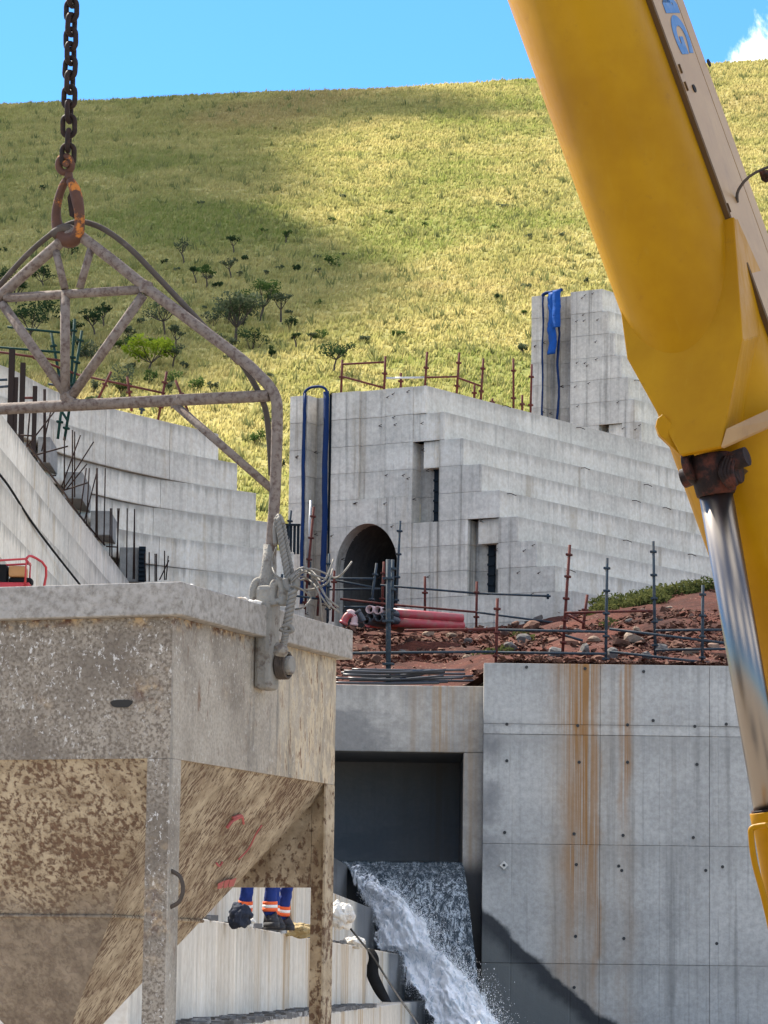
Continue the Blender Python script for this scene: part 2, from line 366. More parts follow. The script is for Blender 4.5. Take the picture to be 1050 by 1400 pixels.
# steel of the concrete skip: cement-crusted paint
m, t, b = newmat('skip_steel'); b.inputs['Specular IOR Level'].default_value = 0.12; co = t.coord('obj')
n1 = t.noise(co, 3.0, 8, 0.65); n2 = t.noise(t.scaled(co, (1, 1, 0.75)), 52, 6, 0.72, 0.35); n3 = t.noise(co, 70, 4, 0.6)
c = t.mix(t.map(n1, 0.3, 0.7), (0.17, 0.14, 0.108), (0.34, 0.29, 0.225)); c = t.mix(t.map(n3, 0.4, 0.65), c, (0.14, 0.112, 0.085))
cr = t.map(n2, 0.575, 0.64); cr = t.mul(cr, t.map(t.noise(co, 2.2, 4), 0.34, 0.58)); c = t.mix(t.mul(cr, 0.85), c, (0.62, 0.58, 0.52))
x, y, z = t.sep(co)
rf = t.map(x, HBX - 0.006, HBX - 0.002); c = t.mix(t.mul(rf, t.map(n1, 0.3, 0.6, 0.15, 0.5)), c, (0.45, 0.40, 0.325)); rk = t.mul(t.mul(rf, t.map(t.noise(t.scaled(co, (1, 1, 0.3)), 26, 6, 0.7), 0.56, 0.66)), t.map(t.noise(co, 2.0, 4), 0.42, 0.62)); c = t.mix(t.mul(rk, 0.8), c, (0.15, 0.085, 0.05))
top = t.map(z, 3.0, 3.13); rs = t.mul(t.map(t.noise(co, 13, 6, 0.7), 0.47, 0.60), t.map(t.add(t.mul(top, 0.6), t.mul(t.noise(co, 2.4, 5), 0.95)), 0.50, 0.80))
rc = t.mix(t.map(t.noise(co, 22, 4), 0.42, 0.58), (0.105, 0.052, 0.033), (0.46, 0.33, 0.19)); c = t.mix(rs, c, rc)
# cream crust along the far half of the right-hand side
fr = t.mul(t.map(t.add(y, t.mul(t.sub(t.noise(co, 5, 6, 0.7), 0.5), 1.4)), -0.05, 0.6), t.map(x, HBX - 0.006, HBX - 0.002)); dr = t.noise(t.scaled(co, (1, 1, 0.28)), 30, 5, 0.65)
c = t.mix(t.mul(fr, t.map(dr, 0.46, 0.56, 0.25, 0.9)), c, (0.53, 0.43, 0.29)); c = t.mix(t.mul(fr, t.map(dr, 0.58, 0.65)), c, (0.16, 0.085, 0.05))
drip = t.mul(t.map(t.noise(t.scaled(co, (9, 9, 0.7)), 1.0, 4, 0.6), 0.56, 0.70), t.map(x, HBX - 0.006, HBX - 0.002)); c = t.mix(t.mul(drip, 0.5), c, (0.10, 0.095, 0.085))
t.set(b.inputs['Base Color'], c); b.inputs['Roughness'].default_value = 0.8; t.set(b.inputs['Normal'], t.bump(t.add(t.mul(n2, 1.0), t.mul(n3, 0.4)), 0.55, 0.008))
def hopper(name, rot, sc, lo, hi):
    m, t, b = newmat(name); b.inputs['Specular IOR Level'].default_value = 0.15; co = t.coord('obj'); k = t.scaled(co, sc, rot)
    n1 = t.noise(k, 1.0, 6, 0.62, 0.3); n2 = t.noise(co, 2.4, 4); n3 = t.noise(co, 60, 4)
    c = t.mix(t.map(t.noise(co, 7, 7, 0.7), 0.35, 0.65), (0.25, 0.19, 0.122), (0.43, 0.35, 0.24)); c = t.mix(t.mul(t.map(t.noise(t.scaled(co, (6, 6, 1.2)), 1.0, 6, 0.7), 0.5, 0.68), 0.55), c, (0.19, 0.125, 0.075))
    dk = t.map(t.add(n1, t.mul(t.sub(n2, 0.5), 0.45)), lo, hi); c = t.mix(dk, c, t.mix(n3, (0.05, 0.032, 0.022), (0.20, 0.12, 0.075)))
    x, y, z = t.sep(co); g = t.map(t.add(z, t.mul(t.sub(n2, 0.5), 0.5)), 2.05, 1.80); g = t.mul(g, 0.8)
    if name == 'hopper_front': c = t.mix(g, c, t.mix(t.map(t.noise(co, 9, 6, 0.7), 0.35, 0.65), (0.145, 0.115, 0.088), (0.235, 0.19, 0.145)))
    t.set(b.inputs['Base Color'], c); b.inputs['Roughness'].default_value = 0.78; t.set(b.inputs['Normal'], t.bump(t.sub(n3, t.mul(dk, 1.2)), 0.5, 0.006))
hopper('hopper_front', (0, 0, 0), (46, 46, 38), 0.46, 0.62)
hopper('hopper_side', (R(38), 0, 0), (36, 74, 19), 0.48, 0.59)
hopper('hopper_back', (0, 0, 0), (34, 34, 26), 0.52, 0.64)
simple('rim_steel', (0.33, 0.305, 0.27), 0.85, 0.0, 0.3, 9, 0.7, dirt=(0.165, 0.145, 0.12), dscale=34, dth=(0.36, 0.78), bd=0.006)
simple('red_paint', (0.36, 0.10, 0.09), 0.7, 0, 0.3, 30)
simple('scuff', (0.035, 0.033, 0.03), 0.9)
simple('frame_tube', (0.185, 0.150, 0.124), 0.85, 0.0, 0.3, 16, 0.6, dirt=(0.085, 0.055, 0.045), dscale=42, dth=(0.42, 0.72), bd=0.005)
simple('frame_rod', (0.075, 0.06, 0.048), 0.75, 0.0, 0.3, 12, 0.4, dirt=(0.12, 0.095, 0.08), dscale=24, dth=(0.56, 0.72), bd=0.004)
simple('chain_iron', (0.026, 0.017, 0.014), 0.6, 0.2, 0.35, 30, 0.4, dirt=(0.055, 0.03, 0.022), dscale=30, bd=0.003)
simple('hook_iron', (0.085, 0.042, 0.028), 0.6, 0.1, 0.3, 25, 0.4, dirt=(0.45, 0.16, 0.035), dscale=11, dth=(0.55, 0.64), bd=0.004)
simple('cable_steel', (0.20, 0.185, 0.16), 0.65, 0.3, 0.25, 40, 0.5, bd=0.004)
simple('grout_iron', (0.24, 0.222, 0.19), 0.85, 0.0, 0.25, 25, 0.8, dirt=(0.14, 0.115, 0.095), dscale=18, dth=(0.5, 0.65), bd=0.008)
# crane
m, t, b = newmat('crane_yellow'); co = t.coord('pos')
n1 = t.noise(co, 1.6, 5, 0.6); sc = t.noise(t.scaled(co, (26, 26, 3.0), (0, R(38), 0)), 1.0, 4, 0.7); fi = t.noise(co, 9, 7, 0.75)
c = t.mix(t.map(n1, 0.3, 0.7), (0.285, 0.130, 0.001), (0.365, 0.178, 0.0015)); c = t.mix(t.mul(t.map(sc, 0.55, 0.75), 0.10), c, (0.40, 0.25, 0.05))
c = t.mix(t.mul(t.map(fi, 0.58, 0.74), 0.5), c, (0.15, 0.075, 0.015)); t.set(b.inputs['Base Color'], c)
t.set(b.inputs['Roughness'], t.map(sc, 0.4, 0.7, 0.38, 0.55)); t.set(b.inputs['Normal'], t.bump(sc, 0.05, 0.004)); b.inputs['Specular IOR Level'].default_value = 0.10
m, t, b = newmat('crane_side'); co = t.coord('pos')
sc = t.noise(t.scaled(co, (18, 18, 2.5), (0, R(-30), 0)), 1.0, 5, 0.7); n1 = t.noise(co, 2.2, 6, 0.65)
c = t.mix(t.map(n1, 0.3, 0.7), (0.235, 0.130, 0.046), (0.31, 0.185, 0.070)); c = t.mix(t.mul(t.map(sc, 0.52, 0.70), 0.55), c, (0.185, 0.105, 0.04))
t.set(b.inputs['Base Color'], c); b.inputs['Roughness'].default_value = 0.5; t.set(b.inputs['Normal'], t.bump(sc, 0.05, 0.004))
simple('crane_seam', (0.085, 0.045, 0.015), 0.7, bump=0)
simple('crane_blue', (0.03, 0.135, 0.31), 0.5, 0, 0.15, 30, 0.05)
simple('grease_black', (0.016, 0.009, 0.007), 0.6, 0.0, 0.5, 9, 0.5, dirt=(0.085, 0.028, 0.018), dscale=9, dth=(0.48, 0.66))
m, t, b = newmat('rod_chrome'); co = t.coord('pos'); b.inputs['Metallic'].default_value = 1.0
n = t.noise(t.scaled(co, (34, 34, 0.25), (0, R(-11), 0)), 1.0, 4, 0.6); b.inputs['Base Color'].default_value = (0.22, 0.195, 0.17, 1)
b.inputs['Roughness'].default_value = 0.30 
simple('black_rubber', (0.010, 0.010, 0.010), 0.8, bump=0.1)
# water
m, t, b = newmat('water_sheet'); co = t.coord('pos'); cs = t.scaled(co, (5.5, 5.5, 1.9))
v = t.voro(t.scaled(co, (6.0, 6.0, 2.6)), 1.6, 'SMOOTH_F1'); n = t.noise(cs, 1.3, 6, 0.7, 1.2); n2 = t.noise(co, 15, 5, 0.7, 0.6)
x, y, z = t.sep(co)
lip = t.map(z, zw(1195), zw(1215), 1.0, 0.0)
va = t.noise(t.scaled(co, (9, 9, 1.1)), 1.0, 5, 0.62, 0.5); vb = t.noise(t.scaled(co, (22, 22, 3.0), loc=(3, 1, 7)), 1.0, 3, 0.6, 0.4)
k = t.math('MAXIMUM', t.mul(t.map(t.math('ABSOLUTE', t.sub(va, 0.5)), 0.004, 0.045, 1.0, 0.0), 0.95), t.mul(t.map(t.math('ABSOLUTE', t.sub(vb, 0.5)), 0.003, 0.05, 1.0, 0.0), 0.7)); k = t.mul(k, t.map(t.noise(t.scaled(co, (11, 11, 3.2)), 1.0, 5, 0.7, 0.4), 0.36, 0.6)); k = t.mul(k, t.map(lip, 0, 1, 1.0, 0.45))
c = t.mix(k, (0.022, 0.038, 0.050), (0.66, 0.71, 0.73)); t.set(b.inputs['Base Color'], c); t.set(b.inputs['Roughness'], t.map(k, 0, 1, 0.12, 0.6))
t.set(b.inputs['Normal'], t.bump(t.add(n, n2), 0.9, 0.05))
m, t, b = newmat('water_foam'); co = t.coord('pos'); n = t.noise(t.scaled(co, (7, 7, 2.6), (0, R(-25), 0)), 1.4, 7, 0.7, 0.6)
c = t.mix(t.map(n, 0.34, 0.52), (0.50, 0.58, 0.64), (0.98, 0.98, 0.98)); t.set(b.inputs['Base Color'], c); b.inputs['Roughness'].default_value = 0.85
t.set(b.inputs['Normal'], t.bump(n, 0.6, 0.06)); al = t.noise(t.scaled(co, (7, 7, 2.6), (0, R(-25), 0), (4, 2, 1)), 1.0, 6, 0.68, 0.8); fo = m.node_tree.nodes['Material Output']; tl_ = t.n('ShaderNodeBsdfTranslucent'); t.set(tl_.inputs['Color'], c); ms = t.n('ShaderNodeMixShader'); ms.inputs[0].default_value = 0.12; t.set(ms.inputs[1], b.outputs[0]); t.set(ms.inputs[2], tl_.outputs[0]); tp_ = t.n('ShaderNodeBsdfTransparent'); m2 = t.n('ShaderNodeMixShader'); ed = t.n('ShaderNodeAttribute', attribute_name='tint').outputs['Fac']; t.set(m2.inputs[0], t.map(t.add(t.sub(al, 0.5), ed), 0.22, 0.40, 0.0, 1.0)); t.set(m2.inputs[1], tp_.outputs[0]); t.set(m2.inputs[2], ms.outputs[0]); t.set(fo.inputs[0], m2.outputs[0])
m, t, b = newmat('water_pool'); co = t.coord('pos'); b.inputs['Base Color'].default_value = (0.03, 0.04, 0.045, 1); b.inputs['Roughness'].default_value = 0.08
t.set(b.inputs['Normal'], t.bump(t.noise(co, 2.5, 5), 0.5, 0.08))
leafmat('droplet', (0.95, 0.96, 0.97), (0.95, 0.96, 0.97))
# people and odds and ends
simple('coverall_blue', (0.020, 0.038, 0.165), 0.85, 0, 0.3, 9, 0.5, bd=0.02)
simple('hi_vis_orange', (0.75, 0.13, 0.04), 0.6, bump=0)
simple('tape_silver', (0.70, 0.68, 0.62), 0.4, bump=0)
simple('boot_leather', (0.045, 0.045, 0.048), 0.7, 0, 0.4, 14)
simple('skin', (0.16, 0.085, 0.055), 0.6)
simple('helmet_white', (0.75, 0.75, 0.72), 0.35, bump=0)
simple('bag_dark', (0.03, 0.035, 0.05), 0.9, 0, 0.4, 8, 0.6, bd=0.03)
simple('white_sheeting', (0.60, 0.57, 0.51), 0.8, 0, 0.2, 6, 0.7, dirt=(0.33, 0.23, 0.14), dscale=4, bd=0.03)
simple('yellow_sheeting', (0.34, 0.25, 0.12), 0.85, 0, 0.3, 8, 0.7, bd=0.02)
simple('debris', (0.13, 0.125, 0.12), 0.95, 0, 0.6, 7, 0.8, dirt=(0.40, 0.39, 0.37), dscale=6)
simple('red_enamel', (0.42, 0.025, 0.03), 0.4, 0.1, 0.2, 8)
simple('tank_orange', (0.42, 0.22, 0.09), 0.5, 0, 0.2, 8)
simple('timber', (0.30, 0.21, 0.13), 0.85, 0, 0.35, 6)
simple('cloud_white', (0.9, 0.9, 0.9), 1.0, bump=0)
# ------------------------------------------------------------------ ground, hill
g = MB(); g.face([g.addv([(-4000, -400, 0)]), g.addv([(4000, -400, 0)]), g.addv([(4000, 6000, 0)]), g.addv([(-4000, 6000, 0)])])
tag(obj('ground', g, 'earth_ground', recalc=False), kind='structure')
YB, YR = 138.0, 360.0
RP = [(-4000, 300), (-600, 172), (0, 142), (300, 128), (500, 122), (740, 108), (985, 87), (1050, 83), (1600, 62), (5000, 200)]
def ridge_z(x):
    px = 525 + x / YR * F
    for (a, ya), (b, yb) in zip(RP, RP[1:]):
        if px <= b or b == RP[-1][0]:
            k = min(1, max(0, (px - a) / (b - a))); return W(max(-900, min(2000, px)), ya + (yb - ya) * k, YR).z if -900 < px < 2000 else W(525, ya + (yb - ya) * k, YR).z
GX = np.arange(-220, 221, 2.0); GY = np.concatenate([np.arange(100, 380, 2.0), np.arange(380, 560, 12.0)])
HZ = np.zeros((len(GX), len(GY)))
for i, x in enumerate(GX):
    zr = ridge_z(x); zb = 15.0
    for j, y in enumerate(GY):
        t = (y - YB) / (YR - YB)
        z = zb + (zr - zb) * t if t <= 1 else zr - (y - YR) * 0.12 - 0.0012 * (y - YR) ** 2
        if t < 0: z = max(6.5, zb + t * 55)
        amp = 1.6 * max(0.12, 1 - abs(2 * t - 0.9)) if t < 1.3 else 0.1
        z += amp * fbm(x, y, 0.035, 4, 3.1) + 0.22 * fbm(x, y, 0.25, 2, 8.2) * (1.0 if t < 0.97 else 0.5)
        HZ[i, j] = z
def hz(x, y):
    fi = np.interp(x, GX, np.arange(len(GX))); fj = np.interp(y, GY, np.arange(len(GY)))
    i = np.minimum(fi.astype(int) if hasattr(fi, 'astype') else int(fi), len(GX) - 2); j = np.minimum(fj.astype(int) if hasattr(fj, 'astype') else int(fj), len(GY) - 2)
    a = fi - i; b = fj - j
    return HZ[i, j] * (1 - a) * (1 - b) + HZ[i + 1, j] * a * (1 - b) + HZ[i, j + 1] * (1 - a) * b + HZ[i + 1, j + 1] * a * b
nx, ny = len(GX), len(GY)
XX, YY = np.meshgrid(GX, GY, indexing='ij')
ii, jj = np.meshgrid(np.arange(nx - 1), np.arange(ny - 1), indexing='ij'); base = (ii * ny + jj).ravel()
hill = npmesh('hill', np.stack([XX, YY, HZ], -1).reshape(-1, 3), np.stack([base, base + ny, base + ny + 1, base + 1], -1), 'hill_soil', smooth=True)
tag(hill, kind='structure')
def hit_hill(px, py):
    d = ray(px, py); lo = None
    for y in np.arange(105, 400, 0.5):
        p = CAM + d * (y / d.y)
        if p.z <= hz(np.float64(p.x), np.float64(y)): return Vector((p.x, y, float(hz(np.float64(p.x), np.float64(y)))))
    return None
# grass: blades in tufts over the part of the slope the picture can see
NTUFT = 230000
gy = RNG.uniform(0, 1, NTUFT) ** 0.8 * 235 + 128; half = 0.1125 * 1.45 * gy + 3; gx = RNG.uniform(-1, 1, NTUFT) * half
gz = hz(gx, gy); NB = 3
tint = RNG.uniform(0, 1, NTUFT); hgt = RNG.uniform(0.15, 0.38, NTUFT) * (0.75 + 0.6 * RNG.uniform(0, 1, NTUFT) ** 4)
V = []; A = []
for k in range(NB):
    ang = RNG.uniform(0, 2 * np.pi, NTUFT); w = RNG.uniform(0.035, 0.08, NTUFT) * (1 + gy / 400); ln = RNG.uniform(0.1, 0.45, NTUFT)
    ox = RNG.uniform(-0.16, 0.16, NTUFT); oy = RNG.uniform(-0.16, 0.16, NTUFT); la = RNG.uniform(0, 2 * np.pi, NTUFT)
    bx, by = gx + ox, gy + oy
    v0 = np.stack([bx - np.cos(ang) * w, by - np.sin(ang) * w, gz - 0.06], -1); v1 = np.stack([bx + np.cos(ang) * w, by + np.sin(ang) * w, gz - 0.06], -1)
    v2 = np.stack([bx + np.cos(la) * ln * hgt + hgt * 0.25, by + np.sin(la) * ln * hgt, gz + hgt], -1)
    V.append(np.stack([v0, v1, v2], 1).reshape(-1, 3)); A.append(np.repeat(tint, 3))
V = np.concatenate(V); A = np.concatenate(A)
go = npmesh('hillside_grass', V, np.arange(len(V)).reshape(-1, 3), 'hill_grass', attr=A)
tag(go, 'tall yellow green grass covering the whole hillside', 'grass', kind='stuff')
# coarser tussocks standing out of the sward
NT2 = 2600; gy = RNG.uniform(0, 1, NT2) * 225 + 132; gx = RNG.uniform(-1, 1, NT2) * (0.1125 * 1.45 * gy + 3); gz = hz(gx, gy); V = []; A = []; tint = RNG.uniform(0, 1, NT2)
for k in range(9):
    ang = RNG.uniform(0, 2 * np.pi, NT2); w = RNG.uniform(0.06, 0.13, NT2); h = RNG.uniform(0.35, 0.8, NT2); la = RNG.uniform(0, 2 * np.pi, NT2); ln = RNG.uniform(0.2, 0.75, NT2)
    bx, by = gx + RNG.normal(0, 0.14, NT2), gy + RNG.normal(0, 0.14, NT2)
    V.append(np.stack([np.stack([bx - np.cos(ang) * w, by - np.sin(ang) * w, gz - 0.1], -1), np.stack([bx + np.cos(ang) * w, by + np.sin(ang) * w, gz - 0.1], -1), np.stack([bx + np.cos(la) * ln * h, by + np.sin(la) * ln * h, gz + h], -1)], 1).reshape(-1, 3)); A.append(np.repeat(tint, 3))
V = np.concatenate(V); tag(npmesh('grass_tussocks', V, np.arange(len(V)).reshape(-1, 3), 'tussock', attr=np.concatenate(A)), 'coarse darker grass tussocks dotted over the slope', 'grass', kind='stuff')
# a drifting cloud, high to the left, whose shade lies on the upper slope
m, t, b = newmat('cloud_vapour'); nt = m.node_tree; nt.nodes.remove(b)
vs = t.n('ShaderNodeVolumeScatter'); vs.inputs['Density'].default_value = 0.13; vs.inputs['Anisotropy'].default_value = 0.3
nt.links.new(vs.outputs[0], nt.nodes['Material Output'].inputs['Volume'])
bm = bmesh.new(); CS = 650.0
for px, py, r in ((-260, 330, 40), (-80, 230, 30), (60, 210, 22), (10, 330, 20), (180, 180, 16), (290, 162, 13), (400, 152, 10), (500, 146, 8), (100, 270, 10), (10, 400, 12), (-60, 450, 18), (620, 150, 8), (30, 146, 16), (180, 142, 14), (320, 138, 13), (450, 136, 11), (560, 132, 8)):
    p = hit_hill(px, py) or Vector((W(px, py, 330)))
    bmesh.ops.create_icosphere(bm, subdivisions=3, radius=r * 0.93, matrix=Matrix.Translation(p + SUN * CS ))
me = bpy.data.meshes.new('cloud'); bm.to_mesh(me); bm.free(); me.materials.append(m)
co_ = bpy.data.objects.new('cloud', me); link(co_); tag(co_, kind='structure')
rm = co_.modifiers.new('union', 'REMESH'); rm.mode = 'VOXEL'; rm.voxel_size = 4.0
# ------------------------------------------------------------------ trees and bushes on the slope
def leaves(n, blobs, size, rng):
    """leaf-clump quads through a set of ellipsoid clumps -> V, F, tint"""
    V = np.zeros((n, 4, 3)); T = np.zeros(n)
    wts = np.array([b[1][0] * b[1][1] * b[1][2] for b in blobs]); wts = wts ** 0.7; wts /= wts.sum()
    ch = rng.choice(len(blobs), n, p=wts)
    d = rng.normal(size=(n, 3)); d /= np.linalg.norm(d, axis=1)[:, None]; rad = rng.uniform(0.25, 1.0, n) ** 0.6
    C = np.array([b[0] for b in blobs])[ch]; S = np.array([b[1] for b in blobs])[ch]
    P = C + d * rad[:, None] * S
    a = rng.normal(size=(n, 3)); a /= np.linalg.norm(a, axis=1)[:, None]; b2 = np.cross(a, rng.normal(size=(n, 3))); b2 /= np.linalg.norm(b2, axis=1)[:, None]
    s = size * rng.uniform(0.5, 1.3, n)[:, None]
    V[:, 0] = P - a * s; V[:, 1] = P + b2 * s * 0.45; V[:, 2] = P + a * s; V[:, 3] = P - b2 * s * 0.45
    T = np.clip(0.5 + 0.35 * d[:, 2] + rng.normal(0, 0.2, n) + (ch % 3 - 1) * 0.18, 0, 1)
    return V.reshape(-1, 3), np.arange(n * 4).reshape(-1, 4), np.repeat(T, 4)
def tree(px, py, wpx, hpx, leaf, label, group, n=500, name='tree', forks=5, trunkf=0.35, cat='tree'):
    p = hit_hill(px, py)
    if p is None: return
    sc = p.y / F; h = hpx * sc * 1.03; w = wpx * sc; rng = np.random.default_rng(int(px * 31 + py))
    t = thing(name, p, label, cat, group)
    mb = MB(); r0 = max(0.05, h * 0.03); blobs = []
    lean = rng.uniform(-0.12, 0.12)
    fork = Vector((lean * h, 0, h * trunkf))
    mb.tube(smooth_path([(0, 0, -0.3), (lean * h * 0.3, 0, h * trunkf * 0.5), fork], 3), [r0 * 1.3, r0 * 1.2, r0 * 1.15, r0 * 1.1, r0, r0, r0 * 0.9], 6)
    for i in range(forks):
        a = 2 * math.pi * i / forks + rng.uniform(-0.4, 0.4); rr = w * 0.5 * rng.uniform(0.45, 0.95); hh = h * rng.uniform(0.62, 0.92)
        e = Vector((fork.x + math.cos(a) * rr, math.sin(a) * rr, hh)); mid = fork.lerp(e, 0.5) + Vector((0, 0, -h * 0.05))
        mb.tube(smooth_path([fork, mid, e], 3), [r0 * 0.7 * (1 - 0.12 * q) for q in range(7)], 5)
        bs = w * rng.uniform(0.20, 0.30); blobs.append((tuple(e), (bs, bs, bs * 0.62)))
        for q in range(2):
            e2 = mid.lerp(e, 0.7) + Vector((rng.normal() * w * 0.14, rng.normal() * w * 0.14, rng.uniform(0, h * 0.12)))
            mb.tube([mid, e2], [r0 * 0.35, r0 * 0.15], 4); bs = w * rng.uniform(0.10, 0.18); blobs.append((tuple(e2), (bs, bs, bs * 0.7)))
    blobs.append(((fork.x, 0, h * 0.86), (w * 0.22, w * 0.22, h * 0.12)))
    obj('trunk', mb, 'bark', t, local=True)
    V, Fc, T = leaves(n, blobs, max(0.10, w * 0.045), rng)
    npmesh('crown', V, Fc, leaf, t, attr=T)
def bush(px, py, wpx, hpx, leaf, label, group, n=260, cat='bush'):
    p = hit_hill(px, py)
    if p is None: return
    sc = p.y / F; h = hpx * sc; w = wpx * sc; rng = np.random.default_rng(int(px * 17 + py * 3))
    t = thing('bush', p, label, cat, group); blobs = []
    mb = MB()
    for i in range(6):
        e = Vector((rng.uniform(-0.38, 0.38) * w, rng.uniform(-0.3, 0.3) * w, h * rng.uniform(0.35, 0.8))); mb.tube([(e.x * 0.2, e.y * 0.2, -0.2), e], [0.03, 0.012], 4)
        bs = w * rng.uniform(0.16, 0.27); blobs.append((tuple(e), (bs, bs, h * 0.24)))
    obj('stem', mb, 'bark', t, local=True)
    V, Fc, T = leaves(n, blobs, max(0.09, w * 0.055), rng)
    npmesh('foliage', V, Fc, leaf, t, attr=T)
G1 = 'trees on the hillside'; G2 = 'bushes on the hillside'
for a in (
    (322, 470, 72, 66, 'leaf_grey', 'broad grey-leaved tree right behind the lifting frame rafter', 900, 7, 0.32),
    (357, 440, 52, 56, 'leaf_green', 'light green tree up-slope of the broad grey-leaved tree', 650, 6, 0.35),
    (384, 442, 26, 42, 'leaf_grey', 'slim grey tree just right of the light green tree', 260, 4, 0.4),
    (225, 458, 46, 46, 'leaf_grey', 'thin open-crowned tree inside the right bay of the lifting frame', 300, 6, 0.4),
    (203, 512, 66, 46, 'leaf_bright', 'bright yellow-green tree above the lower frame tube', 900, 6, 0.3),
    (236, 505, 26, 34, 'leaf_grey', 'small grey tree beside the bright yellow-green tree', 200, 4, 0.4),
    (456, 512, 44, 44, 'leaf_dark', 'dark flat-topped tree just left of the pier top railing', 420, 5, 0.45),
    (283, 396, 24, 36, 'leaf_green', 'small upright tree in mid-slope left of the frame rod', 220, 4, 0.4),
    (320, 350, 17, 28, 'leaf_dark', 'lone little tree high on the shaded slope', 150, 3, 0.45),
    (391, 333, 16, 18, 'leaf_green', 'tiny tree at the edge of the cloud shade', 120, 3, 0.4),
    (252, 362, 26, 34, 'leaf_grey', 'leafless-looking tree in the shade above the rod', 130, 4, 0.4),
    (316, 382, 20, 30, 'leaf_grey', 'small pale tree below the lone little tree', 130, 4, 0.45),
    (268, 388, 14, 24, 'leaf_dark', 'narrow dark tree left of the small upright tree', 120, 3, 0.4),
    (240, 478, 22, 32, 'leaf_grey', 'small pale tree below the thin open-crowned tree', 160, 4, 0.35),
    (405, 477, 14, 20, 'leaf_dark', 'small dark tree right of the broad grey-leaved tree', 120, 3, 0.4),
    (424, 470, 12, 14, 'leaf_grey', 'tiny bare tree right of the grey trees', 60, 3, 0.4),
    (130, 460, 34, 40, 'leaf_dark', 'dark tree in the left valley seen through the frame', 350, 5, 0.35),
    (142, 448, 22, 36, 'leaf_dark', 'second dark tree in the left valley', 240, 4, 0.35),
    (40, 470, 46, 50, 'leaf_dark', 'dark round tree behind the left scaffold', 450, 5, 0.3),
    (60, 395, 34, 30, 'leaf_dark', 'dark tree left under the upper frame chord', 300, 5, 0.3),
    (22, 420, 30, 40, 'leaf_dark', 'dark tree at the left picture edge', 300, 5, 0.3),
    (175, 470, 22, 24, 'leaf_grey', 'grey tree left of the diagonal frame brace', 160, 4, 0.35),
    (100, 470, 30, 32, 'leaf_dark', 'dark tree beside the middle frame post', 260, 4, 0.3)):
    tree(a[0], a[1], a[2], a[3], a[4], a[5], G1, n=int(a[6] * 1.3), forks=a[7], trunkf=a[8])
for a in (
    (456, 368, 22, 18, 'leaf_green', 'round green bush alone on the sunny mid slope'), (406, 372, 12, 12, 'leaf_dark', 'dark little bush left of the lone round bush'),
    (345, 478, 44, 30, 'leaf_dark', 'dark low bush under the broad grey-leaved tree'), (396, 452, 24, 18, 'leaf_dark', 'dark bush right of the slim grey tree'),
    (436, 466, 24, 16, 'leaf_green', 'rounded green bush left of the dark flat-topped tree'), (372, 490, 14, 18, 'leaf_dark', 'dark pointed bush below the frame rod'),
    (545, 465, 18, 12, 'leaf_green', 'green bush above the pier top railing'), (682, 412, 12, 9, 'leaf_dark', 'small dark bush near the tall tower'),
    (350, 610, 26, 22, 'leaf_green', 'green bush low in the gap left of the pier'), (372, 585, 26, 16, 'leaf_green', 'mid green bush in the gap left of the pier'),
    (712, 488, 26, 18, 'leaf_grey', 'pale bush at the left foot of the tall tower'), (298, 395, 14, 10, 'leaf_dark', 'dark low bush right of the small upright tree'),
    (332, 358, 14, 9, 'leaf_dark', 'dark low bush beside the lone little tree'), (500, 470, 30, 12, 'leaf_grey', 'wide pale bush above the pier top railing'),
    (165, 530, 50, 36, 'leaf_grey', 'grey-green bush cluster above the left wall'), (125, 495, 40, 34, 'leaf_grey', 'grey bush behind the frame brace foot'),
    (265, 540, 30, 24, 'leaf_green', 'bright green bush above the lower frame tube'), (60, 440, 60, 36, 'leaf_dark', 'dark thicket behind the left scaffold poles'),
    (10, 395, 40, 30, 'leaf_dark', 'dark thicket below the upper frame chord'), (90, 350, 40, 22, 'leaf_dark', 'dark thicket under the hook')):
    bush(*a, G2)
rr = random.Random(5)
for k in range(26):
    bush(rr.uniform(90, 330), rr.uniform(430, 565), rr.uniform(16, 36), rr.uniform(11, 22), rr.choice(('leaf_green', 'leaf_grey', 'leaf_weed', 'leaf_grey')), 'loose green shrub on the lower slope above the curved wall', 'loose shrubs on the lower slope', n=200, cat='shrub')
for k in range(70):
    px = rr.uniform(-60, 840); py = rr.uniform(260, 640)
    if px > 400 and py > 500: continue
    sh = px < 300 and py < 420
    bush(px, py, rr.uniform(7, 20), rr.uniform(5, 11), rr.choice(('leaf_green', 'leaf_grey', 'leaf_grey')) if not sh else rr.choice(('leaf_dark', 'leaf_grey')), 'low shrub scattered in the grass of the hillside', 'low shrubs scattered over the hillside', n=90, cat='shrub')
# ------------------------------------------------------------------ red-earth terrace above the culvert
ZWT = zw(908); ZLT = W(560, 937, WALLD + 0.5).z
def dirt_front(px): return ZLT - 0.1 if px < 650 else ZWT - 0.12
def terr(x, y):
    px = 525 + x / max(y, 1) * F; t = min(1, max(0, (y - WALLD - 1.5) / 20.0)); t = t * t * (3 - 2 * t)
    k = min(1, max(0, (px - 630) / 60)); zf = (ZLT - 0.05) * (1 - k) + (ZWT + 0.12) * k
    pyb = 870 if px < 700 else (870 - min(1, (px - 700) / 260) * 70)
    zb = W(px, pyb, 93).z if px < 1200 else W(1200, 798, 93).z
    return zf + (zb - zf) * t
mb = MB(); xs = np.arange(-14, 26, 0.4); ys = np.arange(WALLD + 1.0, 118, 0.4)
idx = {}
for i, x in enumerate(xs):
    for j, y in enumerate(ys):
        e = min(1, (y - WALLD - 1.0) / 2)
        idx[i, j] = mb.addv([(x, y, terr(x, y) + e * (0.42 * fbm(x, y, 0.5, 4, 2.2) + 0.16 * fbm(x, y, 1.9, 2, 4)))])
